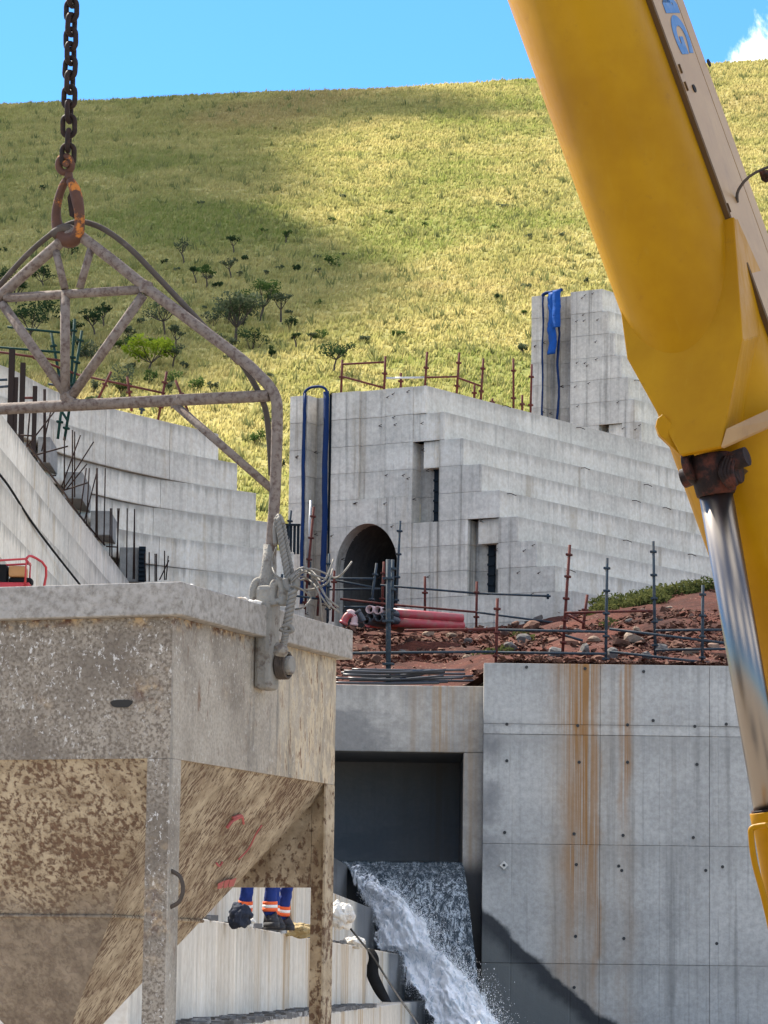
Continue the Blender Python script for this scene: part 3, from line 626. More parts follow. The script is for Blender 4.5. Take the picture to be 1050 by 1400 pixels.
for i in range(len(xs) - 1):
    for j in range(len(ys) - 1): mb.face((idx[i, j], idx[i + 1, j], idx[i + 1, j + 1], idx[i, j + 1]), True)
tag(obj('earth_terrace', mb, 'red_earth', recalc=False), kind='structure')
def terr_hit(px, py):
    d = ray(px, py)
    for y in np.arange(WALLD + 1.2, 110, 0.1):
        p = CAM + d * (y / d.y)
        if p.z <= terr(p.x, y): return Vector((p.x, y, terr(p.x, y)))
    return W(px, py, 90)
# ------------------------------------------------------------------ low wall right of the culvert
wall = thing('retaining_wall', (xw(830), WALLD, 0), 'grey concrete wall with rust streaks beside the water outfall', 'wall')
XS = [xw(660), xw(820), xw(970), xw(1120), xw(1270), xw(1420)]; ZS = [0.0, zw(1318), zw(1155), zw(1005), zw(991), zw(908)]
mb = MB(); mb.box2((XS[0] + 0.03, WALLD + 0.06, 0), (XS[-1], WALLD + 1.0, ZWT - 0.04)); obj('core', mb, 'wall_concrete', wall)
for i in range(5):
    for j in range(5):
        o = random.uniform(-0.008, 0.008); g = 0.003
        mb = MB(); mb.box2((XS[i] + g, WALLD + o, ZS[j] + g * (j > 0)), (XS[i + 1] - g, WALLD + 0.3, ZS[j + 1] - g * (j < 4))); obj('panel', mb, 'wall_concrete', wall, bevel=0.008)
for px, py in ((693, 990), (790, 992), (858, 991), (893, 985), (950, 993), (993, 990), (693, 1040), (792, 1042), (858, 1042), (953, 1045), (690, 1138), (785, 1140), (852, 1142), (948, 1145), (788, 1182), (846, 1184), (850, 1190), (965, 1190), (787, 1280), (853, 1283), (988, 1185), (785, 1350), (980, 1290), (720, 912), (800, 914), (880, 918)):
    c = W(px, py, WALLD - 0.02); mb = MB(); mb.tube([c, c + Vector((0, 0.05, 0))], 0.035, 8); obj('tie_hole', mb, 'tie_hole', wall)
for px, py in ((689, 1183),):
    c = W(px, py, WALLD - 0.03); mb = MB(); mb.box(c, (0.13, 0.03, 0.13), axes=(Vector((0.7, 0, 0.7)), Vector((0, 1, 0)), Vector((-0.7, 0, 0.7)))); mb2 = MB(); mb2.tube([c + Vector((0, -0.03, 0)), c], 0.03, 8)
    obj('anchor_plate', mb, 'white_sheeting', wall); obj('anchor_bolt', mb2, 'tie_hole', wall)
# ------------------------------------------------------------------ box culvert
YC = WALLD + 0.5; cul = thing('box_culvert', (xw(560), YC, 0), 'concrete box culvert mouth pouring water, rust stained lintel', 'culvert')
X0, X1, X2 = W(395, 1100, YC).x, W(633, 1100, YC).x, XS[0] + 0.02; ZO, ZI = W(560, 1028, YC).z, W(560, 1180, YC).z
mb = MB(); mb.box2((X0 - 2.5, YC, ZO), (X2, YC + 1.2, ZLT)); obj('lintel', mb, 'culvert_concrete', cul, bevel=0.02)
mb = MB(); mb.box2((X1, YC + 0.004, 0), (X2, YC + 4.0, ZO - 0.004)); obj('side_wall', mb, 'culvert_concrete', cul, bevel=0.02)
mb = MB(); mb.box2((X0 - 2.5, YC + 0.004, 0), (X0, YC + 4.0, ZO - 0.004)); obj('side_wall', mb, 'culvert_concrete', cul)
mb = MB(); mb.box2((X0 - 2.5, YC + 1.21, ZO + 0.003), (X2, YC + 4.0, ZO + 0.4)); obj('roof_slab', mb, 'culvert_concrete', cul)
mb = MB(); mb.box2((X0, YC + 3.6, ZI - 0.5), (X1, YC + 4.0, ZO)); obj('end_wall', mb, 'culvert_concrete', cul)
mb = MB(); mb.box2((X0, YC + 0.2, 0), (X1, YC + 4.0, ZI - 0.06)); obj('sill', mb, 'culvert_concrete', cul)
# ------------------------------------------------------------------ stepped spillway, steps running away from the camera
Z1 = CAMZ + 95 / F * 72; RISE = 0.935; stz = lambda k: Z1 - RISE * (k - 1)
P2a = WZ(314, 1263, stz(2)); P2b = WZ(556, 1306, stz(2)); sd = (P2b - P2a); sd.z = 0; sd = sd / sd.y   # x per metre of y
P1 = WZ(459, 1222, stz(1)); P3 = WZ(455, 1384, stz(3))
off = {2: 0.0, 1: P1.x - (P2a.x + sd.x * (P1.y - P2a.y)), 3: P3.x - (P2a.x + sd.x * (P3.y - P2a.y))}
tr = -off[1]; tr = max(0.35, tr)
def step_x(k, y):
    o = off.get(k); 
    if o is None: o = off[1] - tr * (1 - k) if k < 1 else off[3] + tr * (k - 3)
    return P2a.x + o + sd.x * (y - P2a.y)
stair = thing('stepped_spillway', (step_x(2, 50), 50, 0), 'pale concrete steps streaked with rust running down beside the waterfall', 'spillway')
for k in range(-3, 5):
    z = stz(k); y0 = max(26.0, (z - CAMZ) * F / 525)
    bays = [y0] + [b for b in (33.0 + (k % 3) * 0.8, 41.5 + (k % 2) * 1.5, 50.0 + (k % 3), 59.0 + (k % 2) * 2, YC - 0.02) if b > y0 + 2]
    for a, b in zip(bays, bays[1:]):
        xl = (lambda y: step_x(k - 1, y) - 0.1) if k > -3 else (lambda y: -16.0)
        plan = [(step_x(k, a), a + 0.008), (step_x(k, b), b - 0.008), (xl(b), b - 0.008), (xl(a), a + 0.008)]
        mb = MB(); mb.prism(plan, 0, z + random.uniform(-0.006, 0.006)); obj('step', mb, 'step_concrete', stair, bevel=0.015)
# ------------------------------------------------------------------ dam blocks
def hv(v): return Vector((v.x, v.y, 0))
def pier(name, label, pxl, pyl, dl, pxc, pyc, dc, lifts, corner0, cstep, u_pix, segs, mat, matd, dlen, arch=None, thick=1.6, slots=(), strips=()):
    O = W(pxl, pyl, dl); Q = W(pxc, pyc, dc); v = hv(Q - O); v.normalize(); n = Vector((-v.y, v.x, 0))    # n points away from the camera
    if n.y < 0: n = -n
    t = thing(name, (Q.x, Q.y, 0), label, 'pier' if arch else 'tower')
    S = lambda px, py=650: (WP(px, py, O, n) - O).dot(v)
    zt = Q.z; Z = [W(pxc, y, dc).z for y in lifts]
    E = WZ(u_pix[0], u_pix[1], zt); u = hv(E - Q).normalized(); nb = Vector((-u.y, u.x, 0))   # into the block behind the stepped face
    P = lambda s, o, z: Vector((O.x, O.y, 0)) + v * s + n * o + Vector((0, 0, z))
    rnd = random.Random(3)
    for k in range(len(Z) - 1):
        z1, z0 = Z[k], Z[k + 1]; g = 0.006; ro = rnd.uniform(0, 0.012); ck = corner0 + cstep * k
        sl = [list(s) for s in segs if s[0] < ck]
        # recesses override segments in their own rows
        row = []
        for a, b, o in sl:
            row.append([a, min(b, ck), o])
        if row[-1][1] < ck: row.append([row[-1][1], ck, 0.0])
        for (a, b, o, ks) in slots:
            if k in ks:
                new = []
                for r in row:
                    if r[1] <= a or r[0] >= b: new.append(r); continue
                    if r[0] < a: new.append([r[0], a, r[2]])
                    if r[1] > b: new.append([b, r[1], r[2]])
                new.append([a, b, o]); row = sorted(new)
        if arch and z0 < arch['zc'](W, dc, pxc):
            a0, a1 = arch['px']; row = [r for r in row if r[1] <= arch['seg'][0] + 0.1 or r[0] >= arch['seg'][1] - 0.1]
            s0, s1 = S(arch['seg'][0]), S(arch['seg'][1]); c = S((a0 + a1) / 2); hw = abs(S(a1) - S(a0)) / 2; zc = arch['zc'](W, dc, pxc); zs = arch['zs'](W, dc, pxc)
            def half(z):
                if z <= zs: return hw
                q = (z - zs) / (zc - zs); return hw * math.sqrt(max(0, 1 - q * q))
            zz = [z0 + (min(z1, zc) - z0) * q / 10 for q in range(11)]
            if z1 > zc:
                poly = [(s0, z0 + g)] + [(c - half(z), max(z, z0 + g)) for z in zz] + [(c + half(z), max(z, z0 + g)) for z in zz[::-1][1:]] + [(s1, z0 + g), (s1, z1), (s0, z1)]
                polys = [poly]
            else:
                polys = [[(s0, z0 + g)] + [(c - half(z), max(z0 + g, z)) for z in zz] + [(s0, z1)], [(s1, z1)] + [(c + half(z), max(z0 + g, z)) for z in zz[::-1]] + [(s1, z0 + g)]]
            for pl in polys:
                mb = MB(); mb.loft([P(s, 0, z) for s, z in pl], [P(s, 0.5, z) for s, z in pl]); obj('panel', mb, mat, t)
        for a, b, o in row:
            if b - a < 0.5: continue
            sa, sb = S(a), S(b); o2 = o + ro
            mb = MB(); mb.loft([P(sa, o2, z0 + g), P(sb, o2, z0 + g), P(sb, thick, z0 + g), P(sa, thick, z0 + g)], [P(sa, o2, z1), P(sb, o2, z1), P(sb, thick, z1), P(sa, thick, z1)])
            obj('panel', mb, mat if o < 0.4 else 'recess_shade_concrete', t, bevel=0.005)
        # stepped flank
        st = S(ck); c0 = P(st, 0.004, 0); pos = 0.0; ln = rnd.uniform(3.0, 9.0)
        while pos < dlen:
            e = min(dlen, pos + ln); o2 = rnd.uniform(0, 0.008)
            A = c0 + u * (pos + 0.0015) + nb * o2; B = c0 + u * (e - 0.0015) + nb * o2
            plan = [A, B, B + nb * 1.3, A + nb * 1.3]
            mb = MB(); mb.prism([(p.x, p.y) for p in plan], z0 + g, z1 - 0.004); obj('flank_panel', mb, matd, t, bevel=0.004)
            if rnd.random() < 0.75:
                q = c0 + u * (pos + rnd.uniform(0.3, max(0.4, e - pos - 0.3))); zz_ = z1 - rnd.uniform(0.02, 0.1)
                mb = MB(); mb.tube([q + Vector((0, 0, zz_)) + nb * 0.1, q - nb * 0.12 + Vector((0, 0, zz_)), q - nb * 0.2 + u * 0.14 + Vector((0, 0, zz_ - 0.05))], 0.011, 5); obj('tie_bar', mb, 'rebar', t)
            pos = e; ln = rnd.uniform(6, 10)
        for q in range(4):
            s = S(rnd.uniform(segs[0][0], ck)); zz_ = z1 - rnd.uniform(0.03, 0.3); c = P(s, 0.02, zz_)
            mb = MB(); mb.tube([c + n * 0.1, c - n * 0.10, c - n * 0.14 + v * 0.12 + Vector((0, 0, 0.03))], 0.010, 5); obj('tie_bar', mb, 'rebar', t)
    for (a, b, py0, py1, o) in strips:      # dark box-out former strips in the recesses
        s0, s1 = S(a), S(b); zt_, zb_ = W(a, py0, dc).z, W(a, py1, dc).z
        mb = MB(); mb.loft([P(s0, o, zb_), P(s1, o, zb_), P(s1, o - 0.05, zb_), P(s0, o - 0.05, zb_)], [P(s0, o, zt_), P(s1, o, zt_), P(s1, o - 0.05, zt_), P(s0, o - 0.05, zt_)])
        f = obj('former_strip', mb, 'formwork_black', t)
        nr = 7
        for q in range(nr + 1):
            z = zb_ + (zt_ - zb_) * q / nr; mb = MB(); mb.loft([P(s0, o - 0.05, z - 0.03), P(s1, o - 0.05, z - 0.03), P(s1, o - 0.10, z - 0.03), P(s0, o - 0.10, z - 0.03)], [P(s0, o - 0.05, z + 0.03), P(s1, o - 0.05, z + 0.03), P(s1, o - 0.10, z + 0.03), P(s0, o - 0.10, z + 0.03)]); obj('rib', mb, 'formwork_black', f)
    return dict(t=t, P=P, S=S, v=v, n=n, u=u, nb=nb, Z=Z, O=O)
LC = [527, 565, 603, 640, 677, 714, 748, 783, 818, 856, 894, 930]
ARCH = dict(px=(460, 545), seg=(452, 563), zc=lambda W, d, p: W(p, 711, d).z, zs=lambda W, d, p: W(p, 775, d).z)
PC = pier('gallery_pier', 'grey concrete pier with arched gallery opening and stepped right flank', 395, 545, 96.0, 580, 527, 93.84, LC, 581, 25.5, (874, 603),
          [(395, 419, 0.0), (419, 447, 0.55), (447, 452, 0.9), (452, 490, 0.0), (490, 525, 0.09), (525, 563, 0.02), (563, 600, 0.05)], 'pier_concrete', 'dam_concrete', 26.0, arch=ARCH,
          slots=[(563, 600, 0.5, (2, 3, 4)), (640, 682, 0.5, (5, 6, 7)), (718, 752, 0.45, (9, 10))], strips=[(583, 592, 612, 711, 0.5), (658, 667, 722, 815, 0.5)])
# gallery lining behind the arch
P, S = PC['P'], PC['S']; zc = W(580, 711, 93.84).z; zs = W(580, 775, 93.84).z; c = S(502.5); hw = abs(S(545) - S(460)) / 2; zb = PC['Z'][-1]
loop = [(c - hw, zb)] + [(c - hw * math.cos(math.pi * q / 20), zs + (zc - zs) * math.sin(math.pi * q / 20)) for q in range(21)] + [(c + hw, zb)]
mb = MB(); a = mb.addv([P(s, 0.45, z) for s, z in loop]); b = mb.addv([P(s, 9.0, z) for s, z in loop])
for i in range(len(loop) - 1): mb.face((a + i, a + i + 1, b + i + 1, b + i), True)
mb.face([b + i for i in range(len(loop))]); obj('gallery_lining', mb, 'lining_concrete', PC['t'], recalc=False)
PE = pier('joint_tower', 'tall concrete tower with blue membrane hanging in its groove', 725, 404, 116.5, 822, 395, 115.0, [395 + 31 * k for k in range(9)], 822, 9, (842, 401),
          [(725, 741, 0.0), (741, 774, 0.55), (774, 779, 0.9), (779, 822, 0.0)], 'pier_concrete', 'dam_concrete', 26.0, slots=[(818, 850, 0.6, (6,))])
# blue water-stop membranes hanging in the grooves
def ribbon(P, s, o, z0, z1, w, amp, seed, thick=0.03, perp=False):
    rg = random.Random(seed); mb = MB(); N = 26; L = []; Rr = []
    for i in range(N + 1):
        z = z0 + (z1 - z0) * i / N; d = amp * math.sin(i * 0.55 + seed) * (0.5 + rg.random()); 
        L.append(P(s - w / 2 + d, o - 0.02 * rg.random(), z)); Rr.append(P(s + w / 2 + d * 0.8, o - 0.05 - 0.03 * rg.random(), z))
    a = mb.addv(L); b = mb.addv(Rr); c = mb.addv([p + PC['n'] * thick for p in L]); d = mb.addv([p + PC['n'] * thick for p in Rr])
    for i in range(N):
        for (p, q) in ((a, b), (b, d), (d, c), (c, a)): mb.face((p + i, q + i, q + i + 1, p + i + 1), True)
    mb.face((a, c, d, b)); mb.face((a + N, b + N, d + N, c + N)); return mb
t = thing('blue_membrane', P(S(430), 0, PC['Z'][0]), 'blue membrane draped over the gallery pier groove', 'membrane')
zt = PC['Z'][0]
mb = MB(); mb.loft([P(S(448.2), 0.03, PC['Z'][-1]), P(S(451.8), 0.03, PC['Z'][-1]), P(S(451.8), 0.12, PC['Z'][-1]), P(S(448.2), 0.12, PC['Z'][-1])], [P(S(448.2), 0.03, zt - 0.02), P(S(451.8), 0.03, zt - 0.02), P(S(451.8), 0.12, zt - 0.02), P(S(448.2), 0.12, zt - 0.02)]); obj('gap_shade_strip', mb, 'formwork_black', PC['t'])  # black strip set in the open gap to paint its shade
obj('strip', ribbon(P, S(416.5), -0.05, PC['Z'][8], zt + 0.05, 0.13, 0.012, 1), 'blue_membrane', t); obj('strip', ribbon(P, S(446), -0.04, PC['Z'][8], zt + 0.05, 0.20, 0.012, 2), 'blue_membrane', t)
mb = MB(); pts = smooth_path([P(S(415.5), -0.05, zt), P(S(417), -0.06, zt + 0.10), P(S(424), -0.06, zt + 0.20), P(S(436), -0.06, zt + 0.21), P(S(444), -0.06, zt + 0.14), P(S(448), -0.05, zt - 0.02)], 4); mb.tube(pts, 0.04, 6); obj('top_fold', mb, 'blue_membrane', t)
P2_, S2_ = PE['P'], PE['S']; zt = PE['Z'][0]
t = thing('blue_membrane', P2_(S2_(757), 0, zt), 'bright blue membrane hanging from the top of the tall tower', 'membrane')
obj('strip', ribbon(P2_, S2_(742), -0.04, PE['Z'][6], zt + 0.05, 0.09, 0.015, 3), 'blue_membrane', t)
obj('strip', ribbon(P2_, S2_(764), -0.06, PE['Z'][6], zt + 0.02, 0.11, 0.03, 4), 'blue_membrane', t)
obj('folded_flap', ribbon(P2_, S2_(757), -0.14, W(757, 478, 115).z, zt + 0.03, 0.34, 0.03, 5), 'blue_flap', t); obj('folded_flap', ribbon(P2_, S2_(765), -0.26, W(765, 443, 115).z, zt + 0.06, 0.34, 0.01, 6), 'blue_flap', t)
mb = MB(); mb.tube(smooth_path([P2_(S2_(741), -0.05, zt - 0.03), P2_(S2_(746), -0.07, zt + 0.05), P2_(S2_(756), -0.10, zt + 0.05), P2_(S2_(770), -0.15, zt + 0.09)], 4), 0.06, 6); obj('top_fold', mb, 'blue_membrane', t)
# ------------------------------------------------------------------ left: training wall running away, curved wall behind it
A0 = W(0, 565, 60); A1 = WZ(174, 793, A0.z); ud = hv(A1 - A0).normalized(); nr = Vector((ud.y, -ud.x, 0))
tw = thing('training_wall', (A0.x, A0.y, 0), 'pale concrete wall with slanting pour bands at the left edge', 'wall')
rnd = random.Random(11)
for k in range(11):
    z1 = A0.z - 0.72 * k; z0 = z1 - 0.72; pos = -14 - rnd.uniform(0, 3); L = (A1 - A0).length + 0.4
    while pos < L:
        ln = rnd.uniform(3.5, 6); e = min(L, pos + ln); o = 0.10 * k + rnd.uniform(0, 0.02)
        p = A0 + ud * (pos + 0.005) + nr * o; q = A0 + ud * (e - 0.005) + nr * o
        mb = MB(); mb.prism([(w.x, w.y) for w in (p, q, q - nr * (0.9 + o), p - nr * (0.9 + o))], z0 + 0.008, z1); obj('panel', mb, 'left_concrete', tw, bevel=0.012); pos = e
cw = thing('curved_wall', W(220, 800, 89), 'curved concrete wall of stacked lifts with stepped right end', 'wall')
BZ = W(132, 556, 87).z; BP = [(-60, 79.5), (0, 81.6), (60, 84.6), (132, 87.0), (220, 89.4), (298, 91.2)]
for k in range(10):
    z1 = BZ - 0.78 * k; z0 = z1 - 0.78; xe = 298 + 26.5 * k
    if k > 4: xe = 298 + 26.5 * 4 + 8 * (k - 4)
    pts = [(px, d - 0.16 * k) for px, d in BP[:-1]] + [(xe, 91.2 + (xe - 298) * 0.012 - 0.16 * k)]
    jo = rnd.uniform(-14, 14)
    pl = [W(px + (jo if 0 < i < len(pts) - 1 else 0), 650, d) for i, (px, d) in enumerate(pts)]
    fine = smooth_path([hv(p) for p in pl], 4)
    for i in range(0, len(fine) - 1, 4):
        sub = fine[i:i + 5]; o = rnd.uniform(0, 0.015)
        fr = [p + Vector((0, o, 0)) for p in sub]; bk = [p + Vector((-0.3, 1.4, 0)) for p in sub][::-1]
        dr = (fr[1] - fr[0]).normalized() * 0.005; fr[0] = fr[0] + dr; fr[-1] = fr[-1] - dr
        mb = MB(); mb.prism([(p.x, p.y) for p in fr + bk], z0 + 0.008, z1); obj('panel', mb, 'left_concrete', cw, bevel=0.012)
for (a, b, py0, py1, d) in ((52, 68, 597, 633, 83.0), (87, 112, 645, 682, 84.0), (124, 151, 698, 732, 85.5), (164, 190, 748, 796, 86.5)):
    p = W(a, py0, d); q = W(b, py1, d); mb = MB(); mb.box2((p.x, d, q.z), (q.x, d + 3.5, p.z)); obj('box_out', mb, 'block_concrete', cw, bevel=0.02)
p = W(190, 747, 86.3); q = W(198, 795, 86.3); mb = MB(); mb.box2((p.x, 86.3, q.z), (q.x, 86.45, p.z)); f = obj('former_strip', mb, 'formwork_black', cw)
for q_ in range(8):
    z = q.z + (p.z - q.z) * (q_ + 0.5) / 8; mb = MB(); mb.box((p.x + (q.x - p.x) / 2, 86.27, z), (q.x - p.x, 0.06, 0.05)); obj('rib', mb, 'formwork_black', f)
# timber edge board on the training wall top
mb = MB(); p0 = WZ(30, 602, A0.z); p1 = WZ(141, 750, A0.z)
# starter bars
def bar(parent, a, b, d, r=0.022, name='starter_bar', mat='rebar', d2=None):
    mb = MB(); mb.tube([W(a[0], a[1], d), W(b[0], b[1], d2 or d)], r, 6); return obj(name, mb, mat, parent)
for x0, y0, x1, y1, d in ((37, 610, 41, 560, 66), (60, 632, 60, 532, 70), (62, 632, 62, 532, 70), (88, 670, 88, 597, 75), (99, 690, 99, 588, 76), (102, 680, 102, 590, 76), (84, 666, 110, 595, 75), (86, 670, 128, 604, 75), (90, 670, 119, 634, 75), (45, 623, 93, 610, 70), (57, 617, 70, 560, 71),
                          (108, 713, 118, 640, 78), (118, 722, 122, 640, 79), (131, 735, 132, 640, 80), (133, 735, 133, 640, 80), (142, 745, 144, 640, 81), (114, 718, 132, 647, 79), (150, 767, 151, 695, 83), (153, 767, 153, 695, 83), (159, 775, 163, 695, 84), (161, 775, 161, 695, 84), (173, 790, 174, 695, 85), (182, 792, 184, 696, 85), (184, 792, 184, 696, 85),
                          (199, 795, 198, 757, 86), (204, 795, 204, 755, 86), (212, 795, 212, 757, 86), (214, 795, 214, 757, 86), (225, 793, 225, 753, 86), (218, 793, 231, 766, 86), (227, 793, 230, 760, 86), (36, 612, 75, 562, 67), (28, 595, 47, 596, 66), (68, 650, 77, 650, 72), (85, 671, 120, 660, 75), (145, 747, 160, 748, 82)):
    bar(tw if d < 80 else cw, (x0, y0), (x1, y1), d, 0.017)
mb = MB(); mb.tube(smooth_path([W(38, 608, 66), W(58, 634, 69), W(85, 670, 74), W(110, 706, 78), W(143, 745, 82)], 4), 0.022, 6); obj('edge_bar', mb, 'rebar', tw)
# steel posts standing behind the training wall
for px, y0, y1, w, lab in ((14, 478, 575, 8, 'tallest rusty steel post at the left edge'), (29, 496, 590, 7, 'middle rusty steel post behind the slanting wall'), (46, 528, 606, 6, 'shortest, reddish steel post behind the slanting wall'), (21, 516, 570, 5, 'thin steel post between the two tallest posts')):
    d = 72.0; a = W(px, y0, d); b = W(px, y1, d); ww = w / F * d; t = thing('steel_post', (b.x, d, b.z - 2), lab, 'post', 'steel posts')
    mb = MB(); mb.box2((b.x - ww / 2, d - ww / 2, b.z - 2), (b.x + ww / 2, d - ww / 2 + 0.015, a.z)); obj('flange', mb, 'steel_beam', t)
    mb = MB(); mb.box2((b.x - ww / 2, d + ww / 2 - 0.015, b.z - 2), (b.x + ww / 2, d + ww / 2, a.z)); obj('flange', mb, 'steel_beam', t)
    mb = MB(); mb.box2((b.x - 0.01, d - ww / 2 + 0.016, b.z - 2), (b.x + 0.01, d + ww / 2 - 0.016, a.z)); obj('web', mb, 'steel_beam', t)
# ------------------------------------------------------------------ concrete skip hanging from the chain
K0 = W(249, 795, 14.0); K1 = WZ(483, 862, K0.z); e1 = hv(K1 - K0); SL = e1.length; e1.normalize(); er = Vector((e1.y, -e1.x, 0))
CB = hv((K0 + K1) / 2) - er * (SL / 2); ZT = K0.z; HB = SL / 2 - 0.06; ZB = W(240, 1036, 14.05).z; ZRB = ZT - 0.137
skip = thing('concrete_skip', (CB.x, CB.y, 0), 'cement-crusted steel concrete skip with hopper and angle legs', 'concrete bucket', rotz=math.atan2(er.y, er.x))
def ring(mb, h0, h1, z0, z1):
    o = [(-h0, -h0), (h0, -h0), (h0, h0), (-h0, h0)]; i = [(-h1, -h1), (h1, -h1), (h1, h1), (-h1, h1)]
    a = mb.addv([(x, y, z0) for x, y in o]); b = mb.addv([(x, y, z1) for x, y in o]); c = mb.addv([(x, y, z1) for x, y in i]); d = mb.addv([(x, y, z0) for x, y in i])
    for k in range(4):
        q = (k + 1) % 4
        for s, e in ((a, b), (b, c), (c, d), (d, a)): mb.face((s + k, s + q, e + q, e + k))
    return mb
obj('rim', ring(MB(), SL / 2, HB - 0.03, ZRB, ZT), 'rim_steel', skip, local=True, bevel=0.006)
for sx, sy in ((1, 0), (-1, 0), (0, 1), (0, -1)):
    mb = MB()
    if sx: mb.box2((sx * HB, -HB + 0.013, ZB), (sx * (HB - 0.012), HB - 0.013, ZRB - 0.001))
    else: mb.box2((-HB, sy * HB, ZB), (HB, sy * (HB - 0.012), ZRB - 0.001))
    obj('side_panel', mb, 'skip_steel', skip, local=True)
HT = 1.22; ho = 0.085; h1 = HB - 0.012
c4 = [(-1, -1), (1, -1), (1, 1), (-1, 1)]
for k in range(4):
    a, b = c4[k], c4[(k + 1) % 4]; q = [(a[0] * h1, a[1] * h1, ZB + 0.004), (b[0] * h1, b[1] * h1, ZB + 0.004), (b[0] * ho, b[1] * ho, ZB - HT), (a[0] * ho, a[1] * ho, ZB - HT)]
    nrm = (Vector(q[1]) - Vector(q[0])).cross(Vector(q[3]) - Vector(q[0])).normalized()
    mb = MB(); mb.slab(q, nrm * 0.008); obj('hopper_panel', mb, ('hopper_front', 'hopper_side', 'hopper_back', 'hopper_side')[k], skip, local=True)
    f = 0.525; hh = h1 + (ho - h1) * f + 0.006; z = ZB - HT * f
    mb = MB(); mb.tube([(a[0] * hh, a[1] * hh, z), (b[0] * hh, b[1] * hh, z)], 0.008, 6); obj('weld_seam', mb, ('hopper_front', 'hopper_side', 'hopper_back', 'hopper_side')[k], skip, local=True)
mb = MB(); ring(mb, ho + 0.012, ho, ZB - HT - 0.22, ZB - HT); obj('outlet_chute', mb, 'skip_steel', skip, local=True)
LW = 0.106; LT = 0.012; ZL = 0.95
for sx, sy in c4:
    X = lambda v: sx * v; Y = lambda v: sy * v
    plan = [(X(HB + 0.002), Y(HB + 0.002)), (X(HB - LW), Y(HB + 0.002)), (X(HB - LW), Y(HB - LT)), (X(HB - LT), Y(HB - LT)), (X(HB - LT), Y(HB - LW)), (X(HB + 0.002), Y(HB - LW))]
    mb = MB(); mb.prism(plan, ZL, ZB - 0.001); obj('leg', mb, 'skip_steel' if sy < 0 else 'hopper_back', skip, local=True, bevel=0.003)
    mb = MB(); mb.box((X(HB - 0.05), Y(HB - 0.05), ZL - 0.008), (0.16, 0.16, 0.014)); obj('foot_plate', mb, 'skip_steel', skip, local=True)
zap = ZB - 0.475
mb = MB(); mb.slab([(-HB + LW + 0.001, HB - 0.002, zap), (HB - LW - 0.001, HB - 0.002, zap), (HB - LW - 0.001, HB - 0.002, ZB - 0.002), (-HB + LW + 0.001, HB - 0.002, ZB - 0.002)], (0, -0.01, 0)); obj('apron_plate', mb, 'hopper_back', skip, local=True)
# lug, trunnion, residue, scuff, grab handle, paint marks
zl0 = W(365, 942, 14.9).z; zl1 = W(365, 800, 14.9).z
for s in (1, -1):
    mb = MB(); mb.box2((s * (HB + 0.002), -0.075, zl0), (s * (HB + 0.078), 0.055, zl1)); obj('lifting_lug', mb, 'grout_iron', skip, local=True, bevel=0.02)
    zt_ = W(383, 908, 14.9).z; mb = MB(); mb.tube([(s * (HB + 0.07), 0.02, zt_), (s * (HB + 0.150), 0.02, zt_)], 0.042, 14); obj('trunnion', mb, 'grout_iron', skip, local=True, bevel=0.006)
    mb = MB()
    for q in range(5): mb.tube([(s * (HB + 0.088 + 0.009 * q), 0.02 + 0.056 * math.cos(w), zt_ + 0.056 * math.sin(w)) for w in [2 * math.pi * i / 14 for i in range(14)]], 0.008, 5, closed=True)
    obj('wire_winding', mb, 'frame_rod', skip, local=True)
rg = random.Random(4)
def lump(mb, c, r, sq=0.7, seed=0, sub=2):
    bm = bmesh.new(); bmesh.ops.create_icosphere(bm, subdivisions=sub, radius=1.0); k = mb.addv([])
    for v in bm.verts:
        d = 1 + 0.55 * mnoise.noise(v.co * 1.3 + Vector((seed * 3.1, seed, 0))) + 0.25 * mnoise.noise(v.co * 3.1 + Vector((seed, 0, seed * 2.0)))
        mb.v.append(Vector(c) + Vector((v.co.x * r * d, v.co.y * r * d, v.co.z * r * d * sq)))
    for f in bm.faces: mb.face([k + v.index for v in f.verts], False)
    bm.free(); return mb
mb = MB()
for q in range(46):
    yy = rg.uniform(-0.42, 0.02) if q < 30 else rg.uniform(-0.9, 0.3); lump(mb, (HB + rg.uniform(-0.05, 0.03), yy, ZT + 0.004), rg.uniform(0.012, 0.032) * (0.6 if q >= 30 else 1), 0.6, q, 1)
obj('concrete_residue', mb, 'white_sheeting', skip, local=True); skip.children[-1]['kind'] = 'stuff'
def on_front(px, py): p = WP(px, py, Vector((CB.x, CB.y, 0)) - e1 * (HB + 0.004), e1); return wmat(skip).inverted() @ p
c = on_front(166, 962); mb = MB(); a = mb.addv([c])
rim_ = [mb.addv([c + Vector((0.05 * math.cos(w) * (1 + 0.12 * math.sin(3 * w)), 0, 0.02 * math.sin(w) * (1 + 0.2 * math.cos(2 * w))))]) for w in [2 * math.pi * i / 16 for i in range(16)]]
for i in range(16): mb.face((a, rim_[i], rim_[(i + 1) % 16]))
obj('scuff_mark', mb, 'scuff', skip, local=True, recalc=False)
hx = HB + 0.004; zz = [W(240, y, 14.05).z for y in (1190, 1198, 1215, 1232, 1240)]
mb = MB(); mb.tube(smooth_path([(hx - 0.005, -HB + 0.03, zz[0]), (hx + 0.035, -HB + 0.03, zz[1]), (hx + 0.05, -HB + 0.03, zz[2]), (hx + 0.035, -HB + 0.03, zz[3]), (hx - 0.005, -HB + 0.03, zz[4])], 5), 0.009, 8); obj('grab_handle', mb, 'frame_rod', skip, local=True)
ps = Vector((h1, 0, ZB)); pn = Vector((HT, 0, -(h1 - ho))).normalized()
def on_side(px, py, o=0.014):
    wn = wmat(skip).to_3x3() @ pn; p = WP(px, py, wmat(skip) @ (ps + pn * o), wn); return wmat(skip).inverted() @ p
for pts in (((303, 1218), (312, 1215), (310, 1226)), ):
    pass
